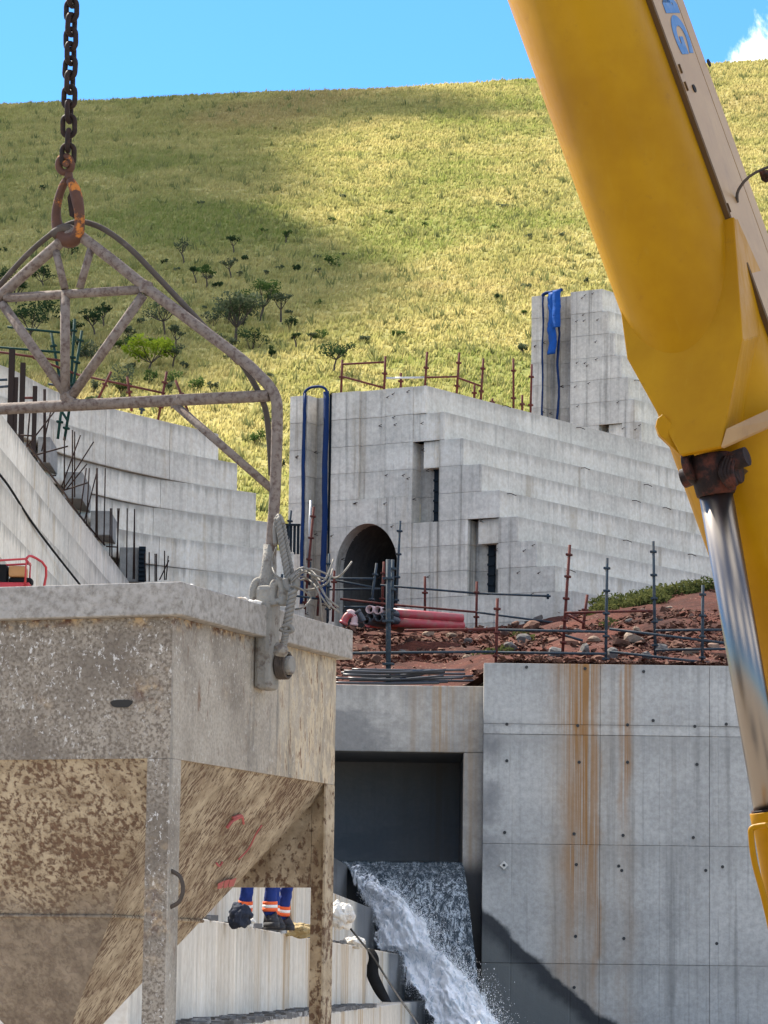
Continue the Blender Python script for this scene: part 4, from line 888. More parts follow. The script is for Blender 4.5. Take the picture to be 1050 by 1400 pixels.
for poly in (((298, 1208), (306, 1204), (303, 1214), (297, 1215)), ((307, 1204), (314, 1202), (310, 1213), (305, 1214)), ((314, 1203), (323, 1200), (319, 1211), (312, 1213))):
    mb = MB(); mb.slab([on_side(*p) for p in poly], pn * 0.002); obj('paint_mark', mb, 'red_paint', skip, local=True)
for line, r in ((((330, 1116), (318, 1122), (310, 1132)), 0.008), (((318, 1118), (330, 1115), (333, 1126)), 0.006), (((358, 1128), (350, 1140), (340, 1160), (326, 1175)), 0.004), (((296, 1180), (300, 1184), (304, 1178)), 0.005)):
    mb = MB(); q = [on_side(px, py, 0.011) for px, py in line]; mb.tube(smooth_path(q, 4), r, 6); obj('paint_mark', mb, 'red_paint', skip, local=True)
# ------------------------------------------------------------------ lifting frame (trussed bail)
TP = (K0 + K1) / 2
def tp(px, py, o=0.0): return WP(px, py, TP + e1 * o, e1)
fr = thing('lifting_truss', hv(tp(90, 800)) + Vector((0, 0, ZT)), 'trussed tube lifting frame standing over the concrete skip', 'lifting frame')
M = wmat(skip); mid = M @ Vector((0, 0, 0))
def mirror(p):      # across the skip's centre plane
    l = M.inverted() @ p; l.x = -l.x; return M @ l
def ft(name, pix, r, o=0.0, k=1, both=True, mat='frame_tube'):
    pts = [tp(x, y, o) for x, y in pix]
    if k > 1: pts = smooth_path(pts, k)
    mb = MB(); mb.tube(pts, r, 12); obj(name, mb, mat, fr)
    if both:
        mb = MB(); mb.tube([mirror(p) for p in pts], r, 12); obj(name, mb, mat, fr)
xm = tp(88, 400)     # middle of the frame
ft('side_tube', [(100, 315), (150, 353), (200, 393), (265, 442), (330, 491), (352, 511), (368, 528), (377, 545), (379, 565), (378, 620), (375, 690), (371, 745), (369, 775)], 0.0255, k=4)
for nm, y0, y1 in (('lower_chord', 541, 0), ('upper_chord', 396, 0)):
    a = tp(368 if nm[0] == 'l' else 192, y0); mb = MB(); b = mirror(a); b2 = Vector((b.x, b.y, a.z)); mb.tube([a, b2], 0.0265 if nm[0] == 'l' else 0.021, 12); obj(nm, mb, 'frame_tube', fr)
ft('post', [(89, 400), (89, 546)], 0.0225, both=False)
ft('brace', [(196, 403), (97, 543)], 0.0225); ft('strut', [(125, 338), (109, 394)], 0.018); ft('knee_brace', [(238, 552), (371, 668)], 0.0185)
for x, y, r in ((200, 394, 0.032), (94, 546, 0.036), (240, 549, 0.03)):
    mb = MB(); lump(mb, tp(x, y), r, 1.0, x, 2); obj('weld_gusset', mb, 'frame_tube', fr)
bp_ = [tp(x, y, 0.05) for x, y in [(104, 302), (122, 305), (145, 315), (178, 340), (215, 378), (262, 428), (300, 468), (324, 489)]]; bp_ = [mirror(p) for p in bp_[::-1]] + bp_; mb = MB(); mb.tube(smooth_path(bp_, 4), 0.0135, 10); obj('bail_rod', mb, 'frame_rod', fr)
ft('bail_rod', [(326, 491), (345, 520), (362, 556), (368, 600), (371, 650)], 0.0135, o=0.06, k=4, mat='frame_rod')
ft('rod_clamp', [(317, 481), (329, 493)], 0.026, o=0.04, mat='frame_tube')
ft('crown_tube', [(72, 322), (88, 312), (104, 318)], 0.024, k=3, both=False, mat='frame_rod')
ft('end_sleeve', [(369, 745), (368, 775), (365, 800), (364, 818)], [0.028, 0.034, 0.041, 0.043], both=False, mat='grout_iron')
# shackles on either side of the sleeve, and the wire sling
for px, lab, o in ((353, 'cement-covered shackle on the left of the frame foot', -0.01), (379, 'cement-covered shackle on the right of the frame foot', -0.05)):
    t = thing('shackle', tp(px, 820, o), lab, 'shackle', 'shackles at the frame foot')
    mb = MB(); mb.tube(smooth_path([tp(px - 4, 828, o), tp(px - 6, 812, o), tp(px - 3, 798, o), tp(px + 3, 795, o), tp(px + 8, 803, o), tp(px + 8, 828, o)], 4), 0.021, 10); obj('bow', mb, 'grout_iron', t)
    mb = MB(); mb.tube([tp(px - 9, 822, o), tp(px + 12, 822, o)], 0.015, 10); obj('pin', mb, 'grout_iron', t)
sg = thing('wire_sling', tp(385, 890, -0.08), 'frayed wire rope sling tied beside the frame foot', 'sling')
def strand(name, pix, r, o, mat='cable_steel', k=5):
    mb = MB(); mb.tube(smooth_path([tp(x, y, oo) for (x, y), oo in zip(pix, o if isinstance(o, (list, tuple)) else [o] * len(pix))], k), r, 7); obj(name, mb, mat, sg)
def rope(name, a, b, r, o, turns=5):
    A = tp(*a, o); B = tp(*b, o); ax = (B - A).normalized(); q = ax.orthogonal().normalized(); w = ax.cross(q); n_ = 40
    for s in range(3):
        mb = MB(); mb.tube([A.lerp(B, i / n_) + (q * math.cos(2 * math.pi * (turns * i / n_ + s / 3)) + w * math.sin(2 * math.pi * (turns * i / n_ + s / 3))) * r * 0.55 for i in range(n_ + 1)], r * 0.55, 6); obj(name, mb, 'cable_steel', sg)
rope('rope_strand', (379, 708), (394, 792), 0.015, -0.06, 5); rope('rope_strand', (386, 715), (400, 790), 0.013, -0.03, 5); strand('rope_loop', [(377, 745), (376, 722), (381, 705), (387, 716)], 0.011, -0.05)
rope('rope_strand', (401, 806), (391, 862), 0.019, -0.09, 3); rope('rope_strand', (391, 866), (387, 884), 0.016, -0.10, 1.5)
strand('rope_clamp', [(391, 791), (394, 803), (402, 806), (405, 796), (398, 788)], 0.018, -0.08); strand('rope_clamp', [(383, 860), (392, 864), (400, 862), (396, 856), (386, 856)], 0.010, -0.10)
mb = MB(); lump(mb, tp(384, 888, -0.10), 0.032, 0.9, 3, 2); obj('rope_knot', mb, 'grout_iron', sg)
for w in ([(396, 795), (420, 778), (440, 782), (458, 790), (470, 782), (481, 768)], [(398, 792), (415, 776), (430, 790), (445, 815), (463, 830)], [(398, 795), (418, 782), (437, 800), (450, 825), (464, 837)], [(400, 790), (424, 780), (442, 795), (456, 765)], [(400, 798), (420, 792), (436, 810), (440, 848)], [(398, 796), (410, 788), (425, 795), (441, 818), (451, 832)],
          [(402, 800), (416, 808), (425, 818), (415, 830), (404, 833)], [(396, 790), (408, 778), (420, 777), (432, 790)], [(398, 788), (412, 780), (428, 786), (446, 792)], [(378, 748), (372, 768), (377, 786), (396, 797)], [(396, 800), (412, 806), (430, 805), (448, 796), (455, 778)]):
    strand('loose_wire', w, 0.0042, [-0.07 + 0.02 * ((i * 7 + len(w) * 3) % 5 - 2) for i in range(len(w))])
# ------------------------------------------------------------------ chain and hook
ch = thing('lifting_chain', tp(92, 205), 'dark rusty lifting chain holding the hook', 'chain')
def link_mesh():
    mb = MB(); hl, rr_, wr = 0.0345 - 0.0, 0.0275, 0.0125; pts = []
    for i in range(9): a = math.pi * i / 8; pts.append((rr_ * math.cos(a), 0, hl * 0.62 + rr_ * math.sin(a)))
    for i in range(9): a = math.pi + math.pi * i / 8; pts.append((rr_ * math.cos(a), 0, -hl * 0.62 + rr_ * math.sin(a)))
    mb.tube(pts, wr, 8, closed=True); return mb
lm = None; pitch = 0.0685; base_ = tp(93, 212); topd = (tp(97.5, 0) - tp(92.5, 205)); topd.normalize(); nl = 62
for i in range(nl):
    p = base_ + Vector((0, 0, 1)) * (pitch * i) + Vector((topd.x, topd.y, 0)) * (pitch * i)
    rz = (R(8) if i % 2 == 0 else R(98)) + R(18) * math.sin(i * 0.33 + 2.2) + math.atan2(er.y, er.x)
    if lm is None:
        o = obj('link', link_mesh(), 'chain_iron', ch, local=True); lm = o.data
    else:
        o = bpy.data.objects.new('link', lm); link(o, ch)
    o.location = wmat(ch).inverted() @ p; o.rotation_euler = (0.03 * math.sin(i * 1.7), 0.04 * math.sin(i * 2.3), rz)
hk = thing('chain_hook', tp(95, 330), 'rusty orange-worn hook gripping the top of the lifting frame', 'hook')
pts = [(92, 246), (87, 252), (81, 268), (77, 288), (78, 306), (83, 320), (92, 328), (101, 327), (107, 318), (109, 303), (108, 286), (105, 270), (101, 256), (96, 247)]
q = smooth_path([tp(x, y, -0.01 + 0.03 * math.sin(i * 0.45)) for i, (x, y) in enumerate(pts)], 3); rs = []
for i in range(len(q)):
    f = i / (len(q) - 1); rs.append(0.0185 + 0.019 * math.exp(-((f - 0.47) / 0.17) ** 2) + 0.009 * math.exp(-((f - 0.85) / 0.12) ** 2))
mb = MB(); mb.tube(q, rs, 10); obj('hook_body', mb, 'hook_iron', hk)
mb = MB(); mb.tube([tp(94, 236, 0.0), tp(94, 250, 0.0)], [0.018, 0.022], 10); obj('shank', mb, 'hook_iron', hk)
mb = MB(); mb.tube([tp(*p, 0.0) for p in [(89 + 9 * math.cos(w), 225 + 11 * math.sin(w)) for w in [2 * math.pi * i / 16 for i in range(16)]]], 0.017, 8, closed=True); obj('eye', mb, 'hook_iron', hk)
mb = MB(); mb.tube([tp(90, 224, -0.05), tp(90, 224, 0.05)], 0.016, 10); obj('clevis_pin', mb, 'hook_iron', hk)
mb = MB(); mb.slab([tp(99, 255, -0.02), tp(104, 262, -0.02), tp(104, 300, -0.02), (tp(95, 295, -0.02)), tp(92, 270, -0.02)], e1 * 0.016); obj('safety_latch', mb, 'chain_iron', hk)
# ------------------------------------------------------------------ crane boom
PB0 = W(889, 0, 17.0); PB1 = W(997, 298, 17.15); ax = (PB0 - PB1).normalized()          # pointing up the boom
TH = R(28); bh = Vector((-math.sin(TH), -math.cos(TH), 0)); bb = (bh - ax * bh.dot(ax)).normalized(); cc = bb.cross(ax).normalized()
if cc.x < 0: cc = -cc
OB = PB0 - cc * 0.35                               # axis line: c=0, b=0
crane = thing('crane', (OB - ax * 7.0), 'yellow mobile crane boom with lift cylinder, leaning across the right side', 'crane')
BP_ = lambda c, b, s: OB + cc * c + bb * b - ax * s      # s runs down the boom from the top of the picture
S0, S1 = -3.0, 7.0
n_ = 28; prof = [(0.33, -0.55)] + [(0.33, 0.0)] + [((0.33 if i < n_ / 2 else 0.355) * math.cos(math.pi * i / n_), 0.37 * math.sin(math.pi * i / n_)) for i in range(1, n_)] + [(-0.355, 0.0), (-0.355, -0.55)]
mb = MB(); a = mb.addv([BP_(c, b, S0) for c, b in prof]); e = mb.addv([BP_(c, b, S1) for c, b in prof])
for i in range(len(prof)): mb.face((a + i, a + (i + 1) % len(prof), e + (i + 1) % len(prof), e + i), 1 <= i <= n_)
mb.face([a + i for i in range(len(prof))]); mb.face([e + i for i in range(len(prof))])
boom = obj('boom', mb, 'crane_yellow', crane)
def bbox(name, c0, c1, b0, b1, s0, s1, mat, parent, bev=0.0):
    mb = MB(); mb.loft([BP_(c0, b0, s0), BP_(c1, b0, s0), BP_(c1, b1, s0), BP_(c0, b1, s0)], [BP_(c0, b0, s1), BP_(c1, b0, s1), BP_(c1, b1, s1), BP_(c0, b1, s1)]); return obj(name, mb, mat, parent, bevel=bev)
for sgn in (1, -1):
    C = lambda v: sgn * v
    if sgn < 0: continue
    bbox('side_plate', C(0.331), C(0.352), -0.42, -0.002, S0, S1, 'crane_side', boom, 0.003)
    bbox('edge_strip', C(0.331), C(0.349), -0.55, -0.437, S0, S1, 'crane_side', boom, 0.003)
    bbox('lower_flange', C(0.331), C(0.358), -0.018, 0.010, S0, S1, 'crane_seam', boom)
def s_of(px, py):      # boom position of a pixel on the right-hand side plate
    p = WP(px, py, OB + cc * 0.353, cc); d = p - OB; return d.dot(bb), -d.dot(ax)
for px, py in ((949, 121), (969, 86)):
    b0, s0 = s_of(px, py); p = BP_(0.351, b0, s0); mb = MB(); mb.tube([p, p + cc * 0.006], 0.022, 14); obj('bolt_hole', mb, 'black_rubber', boom)
for px, py in ((930, 94), (938, 118), (996, 284), (1005, 308)):
    b0, s0 = s_of(px, py); p = BP_(0.353, b0, s0); mb = MB(); mb.box(p, (0.05, 0.012, 0.012), axes=(ax, bb, cc)); obj('weld_tab', mb, 'crane_seam', boom)
# lettering on the side plate
fc = bpy.data.curves.new('lettering', 'FONT'); fc.body = 'XCMG'; fc.size = 0.30; fc.offset = 0.014; fc.extrude = 0.001; fc.align_x = 'RIGHT'; fc.space_character = 1.02
tmp = bpy.data.objects.new('tmp', fc); COL.objects.link(tmp); dg = bpy.context.evaluated_depsgraph_get(); lme = bpy.data.meshes.new_from_object(tmp.evaluated_get(dg)); bpy.data.objects.remove(tmp); lme.name = 'lettering'
lme.materials.clear(); lme.materials.append(MATS['crane_blue'])
b0, s0 = s_of(927, 76); mm = Matrix.Identity(4); rt, up_, nm = -ax, -bb, cc
org = BP_(0.3535, -0.185, s0)
for i in range(3): mm[i][0], mm[i][1], mm[i][2], mm[i][3] = rt[i], up_[i], nm[i], org[i]
lme.transform(wmat(crane).inverted() @ mm); lo = bpy.data.objects.new('lettering', lme); link(lo, boom)
# hook bracket and hose clip on the side
t0 = W(1003, 268, 17.0)
b0, s0 = s_of(1003, 262); p = BP_(0.352, b0, s0); mb = MB(); mb.tube(smooth_path([p - ax * 0.06, p + cc * 0.03, p + cc * 0.10 + Vector((0.02, -0.02, 0.06)), p + cc * 0.30 + Vector((0.06, -0.04, 0.07)), p + cc * 0.55 + Vector((0.1, -0.05, 0.08))], 4), 0.008, 8); obj('cable_guide', mb, 'frame_rod', crane)
mb = MB(); lump(mb, p + cc * 0.16 + Vector((0.02, -0.03, 0.02)), 0.032, 1.0, 9, 2); obj('guide_roller', mb, 'grease_black', crane)
# cylinder bracket: the raked front plate and its flanks
pa, pb, pc_ = W(838, 360, 17.42), W(1003, 300, 17.10), W(940, 490, 17.03); pln = (pb - pa).cross(pc_ - pa).normalized()
if pln.y > 0: pln = -pln
fp = [WP(x, y, pa, pln) for x, y in ((838, 350), (857, 490), (930, 622), (986, 610), (1015, 462), (1003, 296))]
br = obj('cylinder_bracket', MB().slab(fp, -pln * 0.03), 'crane_yellow', crane, bevel=0.006)
back = -bb * 0.75
def flank(i, j, name='bracket_flank', mat='crane_yellow', inset=0.0):
    a, b = fp[i], fp[j]; ctr = sum(fp, Vector()) / 6; q = [a, b, b + back, a + back]; nn = (b - a).cross(back).normalized()
    if nn.dot(ctr - a) < 0: nn = -nn
    mb = MB(); mb.slab([p + nn * 0.004 - pln * 0.031 for p in q], nn * 0.03); obj(name, mb, mat, br, bevel=0.004)
flank(0, 1); flank(1, 2); flank(2, 3); flank(3, 4)
nn = (fp[5] - fp[4]).cross(back).normalized(); nn = nn if nn.dot(sum(fp, Vector()) / 6 - fp[4]) > 0 else -nn
obj('bracket_flank', MB().slab([p - pln * 0.031 + nn * 0.004 for p in (fp[4], fp[5], fp[5] + back * 0.05, fp[4] + back)], nn * 0.03), 'crane_yellow', br, bevel=0.004)
# lower cross band on the right flank
q = [W(x, y, fp[3].y + dd) for x, y, dd in ((985, 612, -0.03), (993, 586, -0.03), (1075, 548, 0.25), (1075, 572, 0.25))]
obj('bracket_band', MB().slab(q, Vector((0.02, 0.04, 0))), 'crane_side', br, bevel=0.005)
q = [W(x, y, 16.98) for x, y in ((906, 566), (899, 572), (897, 582), (901, 594), (931, 623), (945, 622), (930, 590))]
obj('bracket_ear', MB().slab(q, Vector((0.0, 0.06, 0.0))), 'crane_yellow', br, bevel=0.004)
# pin head, rod and barrel
RD = (fp[2] + fp[3]).y / 2 + 0.16
r0, r1 = W(975, 640, RD), W(1098, 1250, RD + 0.25); rax = (r1 - r0).normalized()
mb = MB(); hd = [W(970, 622, RD), W(974, 645, RD), W(977, 664, RD), W(979, 678, RD)]; mb.tube(hd, [0.108, 0.112, 0.104, 0.097], 24); obj('rod_head', mb, 'grease_black', crane, bevel=0.01)
for x in (945, 1004):
    c = W(x, 640, RD - 0.02); mb = MB(); mb.tube([c - cc * 0.02, c + cc * 0.02], 0.085, 18); obj('rod_eye', mb, 'grease_black', crane, bevel=0.01)
c = W(975, 640, RD); mb = MB(); mb.tube([c - cc * 0.17, c + cc * 0.19], 0.05, 16); obj('bracket_pin', mb, 'grease_black', crane)
for o in range(4):
    mb = MB(); mb.tube(smooth_path([W(992 + o * 4, 625, RD - 0.1), W(985 + o * 5, 645, RD - 0.15), W(994 + o * 4, 662, RD - 0.14), W(1004, 668 - o * 4, RD - 0.1)], 4), 0.013, 7); obj('grease_hose', mb, 'grease_black', crane)
q = [W(x, y, RD + 0.1) for x, y in ((1000, 640), (1040, 628), (1012, 655), (1000, 658))]; obj('guard_plate', MB().slab(q, (0, 0.02, 0)), 'crane_seam', crane)
mb = MB(); pr0 = W(979, 677, RD); pr1 = W(1054, 1108, RD + 0.12); rdir = (pr1 - pr0).normalized(); mb.tube([pr0, pr1 + rdir * 0.3], 0.086, 40); obj('cylinder_rod', mb, 'rod_chrome', crane)
mb = MB(); mb.tube([pr1, pr1 + rdir * 0.06, pr1 + rdir * 0.065, pr1 + rdir * 5.2], [0.108, 0.108, 0.102, 0.102], 36); obj('cylinder_barrel', mb, 'crane_yellow', crane, bevel=0.006)
mb = MB(); mb.tube([pr1 - rdir * 0.012, pr1 + rdir * 0.006], 0.098, 36); obj('rod_seal', mb, 'grease_black', crane)
b0_ = W(1028, 1133, RD - 0.02); mb = MB(); mb.tube(smooth_path([W(1050, 1128, RD - 0.06), W(1036, 1130, RD - 0.03), b0_, W(1027, 1142, RD - 0.02), W(1032, 1180, RD), W(1050, 1250, RD + 0.03), W(1080, 1400, RD + 0.06)], 4), 0.016, 10); obj('oil_pipe', mb, 'crane_yellow', crane)
# turntable out of the picture that carries boom and cylinder
ft_ = BP_(0, -0.1, 7.0); mb = MB(); mb.box((ft_.x + 0.3, ft_.y, max(0.6, ft_.z)), (2.2, 2.4, 1.0)); obj('turntable', mb, 'crane_yellow', crane, bevel=0.05)
# ------------------------------------------------------------------ scaffold
def pole(parent, a, b, d, r, mat, name, couplers=0, d2=None):
    A = W(*a, d); B = W(*b, d2 or d); mb = MB(); mb.tube([A, B], r, 8); o = obj(name, mb, mat, parent)
    for q in range(couplers):
        p = B.lerp(A, (q + 0.55) / couplers); dr = (A - B).normalized(); mb = MB(); mb.tube([p - dr * 0.025, p + dr * 0.025], r * 2.1, 8); x = dr.orthogonal().normalized()
        mb.box(p, (r * 5.2, r * 1.6, 0.045), axes=(x, dr.cross(x), dr)); obj('coupler', mb, mat, o)
    return o
RD_, BL_, GN_, GY_ = 'scaffold_red', 'scaffold_blue', 'scaffold_green', 'scaffold_grey'
def scaffold(label, loc, rows, group='scaffold rails on the site'):
    t = thing('scaffold_rail', loc, label, 'scaffold', group)
    for kind, x0, y0, x1, y1, d, mat in rows:
        thick = 0.034 if kind == 'S' else 0.029
        if kind == 'T': pole(t, (x0, y0), (x1, y1), d, 0.055, mat, 'standard', 3)
        elif kind == 'S': pole(t, (x0, y0), (x1, y1), d, thick, mat, 'standard', max(1, int(abs(y1 - y0) / 28)))
        else: pole(t, (x0, y0), (x1, y1), d, thick, mat, 'ledger')
scaffold('blue and red scaffold guard rail standing in the rubble above the low wall', W(830, 905, 75), [
    ('S', 680, 818, 678, 915, 74.5, RD_), ('S', 830, 763, 828, 918, 75.0, BL_), ('S', 893, 740, 896, 900, 76.0, BL_), ('S', 961, 800, 960, 915, 75.0, BL_), ('S', 779, 745, 769, 895, 77.0, RD_), ('S', 803, 813, 797, 860, 79.0, RD_),
    ('L', 470, 893, 678, 891, 74.4, BL_), ('L', 680, 892, 829, 894, 74.6, BL_), ('L', 553, 862, 680, 860, 74.6, RD_), ('L', 680, 861, 829, 864, 74.6, BL_), ('L', 833, 860, 990, 879, 75.0, BL_), ('L', 896, 862, 1000, 861, 75.8, BL_), ('L', 833, 891, 1002, 910, 75.0, BL_), ('L', 896, 889, 1000, 887, 75.8, BL_), ('L', 772, 838, 893, 835, 76.8, RD_), ('L', 775, 840, 800, 853, 77.5, RD_), ('L', 770, 868, 797, 876, 77.2, BL_)])
scaffold('thick blue-grey scaffold pole pair in front of the red pipes', W(532, 935, 73.6), [('T', 531, 765, 531, 940, 73.6, BL_), ('S', 537, 765, 536, 850, 73.9, BL_)])
scaffold('low scaffold rail running along the foot of the gallery pier', W(600, 850, 90), [
    ('S', 652, 795, 651, 862, 90, RD_), ('S', 581, 788, 581, 838, 90, RD_), ('S', 547, 712, 541, 838, 91, BL_), ('S', 525, 768, 522, 838, 91, RD_), ('S', 515, 770, 506, 838, 90, BL_), ('S', 450, 757, 448, 850, 90, BL_), ('S', 457, 780, 455, 850, 90, RD_),
    ('L', 440, 791, 512, 791, 90, BL_), ('L', 455, 793, 510, 803, 90.2, BL_), ('L', 450, 806, 520, 805, 90.4, BL_), ('L', 520, 800, 650, 811, 90.0, BL_), ('L', 650, 811, 750, 815, 90.0, BL_), ('S', 749, 812, 749, 819, 90, BL_), ('L', 465, 819, 555, 829, 89.8, RD_), ('L', 540, 827, 652, 837, 89.8, RD_), ('L', 652, 837, 770, 853, 89.8, BL_), ('L', 470, 830, 512, 830, 89.6, BL_)])
scaffold('red and grey scaffold poles leaning at the left corner of the gallery pier', W(420, 835, 92), [
    ('S', 429, 693, 416, 840, 92, RD_), ('L', 425, 684, 420, 770, 92.2, GY_), ('S', 398, 698, 391, 762, 93, BL_), ('S', 424, 768, 423, 800, 93, BL_), ('L', 384, 812, 445, 820, 91, BL_), ('S', 437, 795, 434, 842, 91, RD_), ('S', 386, 785, 384, 800, 91, BL_)])
scaffold('rusty red scaffold rail on top of the gallery pier', W(560, 530, 95.5), [
    ('S', 468, 492, 466, 545, 96, RD_), ('S', 527, 487, 525, 540, 95.6, RD_), ('L', 468, 498, 527, 495, 95.8, RD_), ('L', 469, 515, 524, 530, 95.8, RD_), ('S', 548, 510, 548, 535, 95.6, RD_), ('S', 584, 481, 581, 530, 95.4, RD_), ('S', 628, 482, 624, 545, 97, RD_), ('S', 661, 490, 657, 552, 98, RD_), ('S', 649, 525, 648, 552, 98, RD_), ('S', 702, 490, 702, 565, 100, RD_), ('S', 714, 540, 714, 568, 100, RD_), ('S', 727, 498, 725, 575, 101, RD_), ('S', 673, 545, 673, 556, 98.5, RD_),
    ('L', 528, 517, 582, 516, 95.5, GY_), ('L', 582, 516, 625, 515, 96.2, RD_), ('L', 625, 516, 658, 528, 97.4, RD_)])
scaffold('dark green scaffold frame rising behind the left wall', W(90, 600, 80), [
    ('S', 112, 452, 88, 602, 80, GN_), ('S', 102, 436, 96, 545, 81, GN_), ('S', 84, 558, 79, 600, 79, GN_), ('S', 70, 455, 85, 535, 81, GN_), ('L', 10, 447, 86, 455, 80, GN_), ('L', -10, 474, 86, 482, 80, GN_), ('L', -10, 480, 90, 494, 79.6, RD_), ('L', 45, 489, 106, 512, 80, RD_), ('L', 83, 560, 93, 576, 79, GN_), ('L', 64, 514, 84, 514, 80, BL_), ('L', 66, 525, 100, 530, 80, BL_), ('L', -10, 520, 10, 519, 76, BL_), ('L', -10, 530, 12, 528, 76, BL_), ('L', 30, 544, 45, 544, 76, RD_)])
scaffold('rusty scaffold rail on top of the curved wall', W(200, 560, 89), [
    ('L', 106, 512, 226, 538, 89, RD_), ('S', 152, 508, 133, 548, 88, RD_), ('S', 174, 515, 180, 562, 89, RD_), ('S', 228, 508, 216, 575, 90, RD_), ('L', 181, 557, 242, 550, 90, RD_), ('S', 240, 520, 257, 562, 91, RD_), ('S', 195, 555, 193, 566, 90, BL_)])
# hanging dark frame on the pier's left corner
t = thing('formwork_panel', W(400, 757, 92.5), 'dark slatted form panel fixed to the left corner of the pier', 'formwork')
for i in range(4):
    a = W(391 + i * 5, 718, 92.5); b = W(394 + i * 5, 757, 92.5); mb = MB(); mb.box2((a.x, 92.5, b.z), (b.x, 92.6, a.z)); obj('slat', mb, 'formwork_black', t)
mb = MB(); a = W(389, 716, 92.45); b = W(411, 719, 92.45); mb.box2((a.x, 92.42, b.z), (b.x, 92.49, a.z)); obj('rail', mb, 'formwork_black', t)
# ------------------------------------------------------------------ pipes
def pipe(label, A, B, r, mat, group, bore=True, cat='pipe'):
    ax_ = (B - A).normalized(); t = thing('pipe', A, label, cat, group); mb = MB(); q = ax_.orthogonal().normalized(); w = ax_.cross(q); n = 16
    oa = [A + (q * math.cos(2 * math.pi * i / n) + w * math.sin(2 * math.pi * i / n)) * r for i in range(n)]; ob = [p + (B - A) for p in oa]
    ia = [A + (p - A) * 0.84 for p in oa]; ib = [p + (B - A) for p in ia]
    k = [mb.addv(x) for x in (oa, ob, ib, ia)]
    for s in range(4):
        e = k[(s + 1) % 4]
        for i in range(n): mb.face((k[s] + i, k[s] + (i + 1) % n, e + (i + 1) % n, e + i), s in (0, 2))
    obj('shell', mb, mat, t)
    mb = MB(); mb.tube([A + ax_ * 0.25, A + ax_ * 0.27], r * 0.83, n); obj('bore', mb, 'pipe_bore', t)
RDp = 86.0
rpx = 0.125
pd = W(690, 850, RDp) - W(530, 838, RDp)
rows = [((536, 838), (632, 846), 'pipe_red', 'upper red pipe of the long pair below the gallery'), ((536, 850), (633, 856), 'pipe_red', 'lower red pipe of the long pair below the gallery'), ((503, 851), (540, 854), 'pipe_red', 'short red pipe at the bottom of the stack')]
for a, b, m_, lab in rows:
    pipe(lab, W(*a, RDp), W(*b, RDp + 0.8), rpx * (1.0 if m_ == 'pipe_red' else 0.9), m_, 'pipes stacked below the gallery')
for a, lab in (((505, 833), 'top left open-ended pipe of the stack'), ((516, 834), 'top middle open-ended pipe of the stack'), ((526, 836), 'top right open-ended pipe of the stack'), ((506, 843), 'open-ended pipe on the left of the second row'), ((517, 844), 'open-ended pipe in the middle of the second row'), ((527, 845), 'open-ended pipe on the right of the second row'), ((500, 848), 'lowest open-ended pipe at the left of the stack')):
    A = W(*a, RDp - 0.7); pipe(lab, A, A + Vector((0.9, 2.2, 0.02)), 0.105, 'pipe_pale' if a[1] < 836 else 'pipe_dark', 'pipes stacked below the gallery')
for pts, lab, m_ in (([(470, 851), (474, 843), (480, 840), (486, 843)], 'pale red pipe elbow left of the pipe stack', 'pipe_red'), ([(484, 853), (485, 843), (480, 838), (476, 839)], 'white pipe elbow standing beside the red elbow', 'pipe_pale'), ([(489, 838), (493, 843), (497, 850)], 'dark pipe elbow next to the stack', 'pipe_dark')):
    t = thing('pipe_elbow', W(*pts[0], RDp - 1), lab, 'pipe', 'pipe elbows'); mb = MB(); mb.tube(smooth_path([W(x, y, RDp - 1) for x, y in pts], 5), 0.09, 12); obj('bend', mb, m_, t)
    p = W(*pts[0], RDp - 1); d = (p - W(*pts[1], RDp - 1)).normalized(); mb = MB(); mb.tube([p - d * 0.02, p + d * 0.05], 0.11, 12); obj('collar', mb, m_, t); mb = MB(); mb.tube([p + d * 0.05, p + d * 0.053], 0.085, 12); obj('bore', mb, 'pipe_bore', t)
rg = random.Random(21)
for i in range(15):
    y = 916 + i * 1.35 + rg.uniform(-1.2, 1.2); x0 = 440 + rg.uniform(0, 60); x1 = rg.choice((585, 610, 640, 655)) + rg.uniform(-12, 3); d = YC + 0.35 + rg.uniform(0, 1.2)
    t = tag(obj('conduit', MB().tube(smooth_path([W(x0, y, d), W((x0 + x1) / 2, y + rg.uniform(-2, 2), d), W(x1, y + rg.uniform(-4, 2), d)], 4), 0.026, 7), 'pipe_dark', origin=W((x0 + x1) / 2, y, d)), 'dark conduit lying in the bundle on the culvert lintel', 'conduit', 'conduits bundled on the lintel')
# ------------------------------------------------------------------ rocks and rubble
def rock_mesh(seed):
    mb = MB(); bm = bmesh.new(); bmesh.ops.create_icosphere(bm, subdivisions=2, radius=1.0); rs = random.Random(seed)
    planes = [Vector((rs.gauss(0, 1), rs.gauss(0, 1), rs.gauss(0, 1))).normalized() for _ in range(9)]; ds = [rs.uniform(0.5, 0.85) for _ in planes]
    for v in bm.verts:
        for p, d in zip(planes, ds):
            k = v.co.dot(p)
            if k > d: v.co -= p * (k - d)
        v.co += v.co.normalized() * 0.06 * mnoise.noise(v.co * 2 + Vector((seed, 0, 0)))
    k = mb.addv([v.co.copy() for v in bm.verts]); [mb.face([f.index for f in fc.verts]) for fc in bm.faces]; bm.free(); return mb
RM = []
for s in range(7):
    mb = rock_mesh(s); me = bpy.data.meshes.new('rock'); me.from_pydata([tuple(v) for v in mb.v], [], mb.f); me.materials.append(MATS['rock']); RM.append(me)
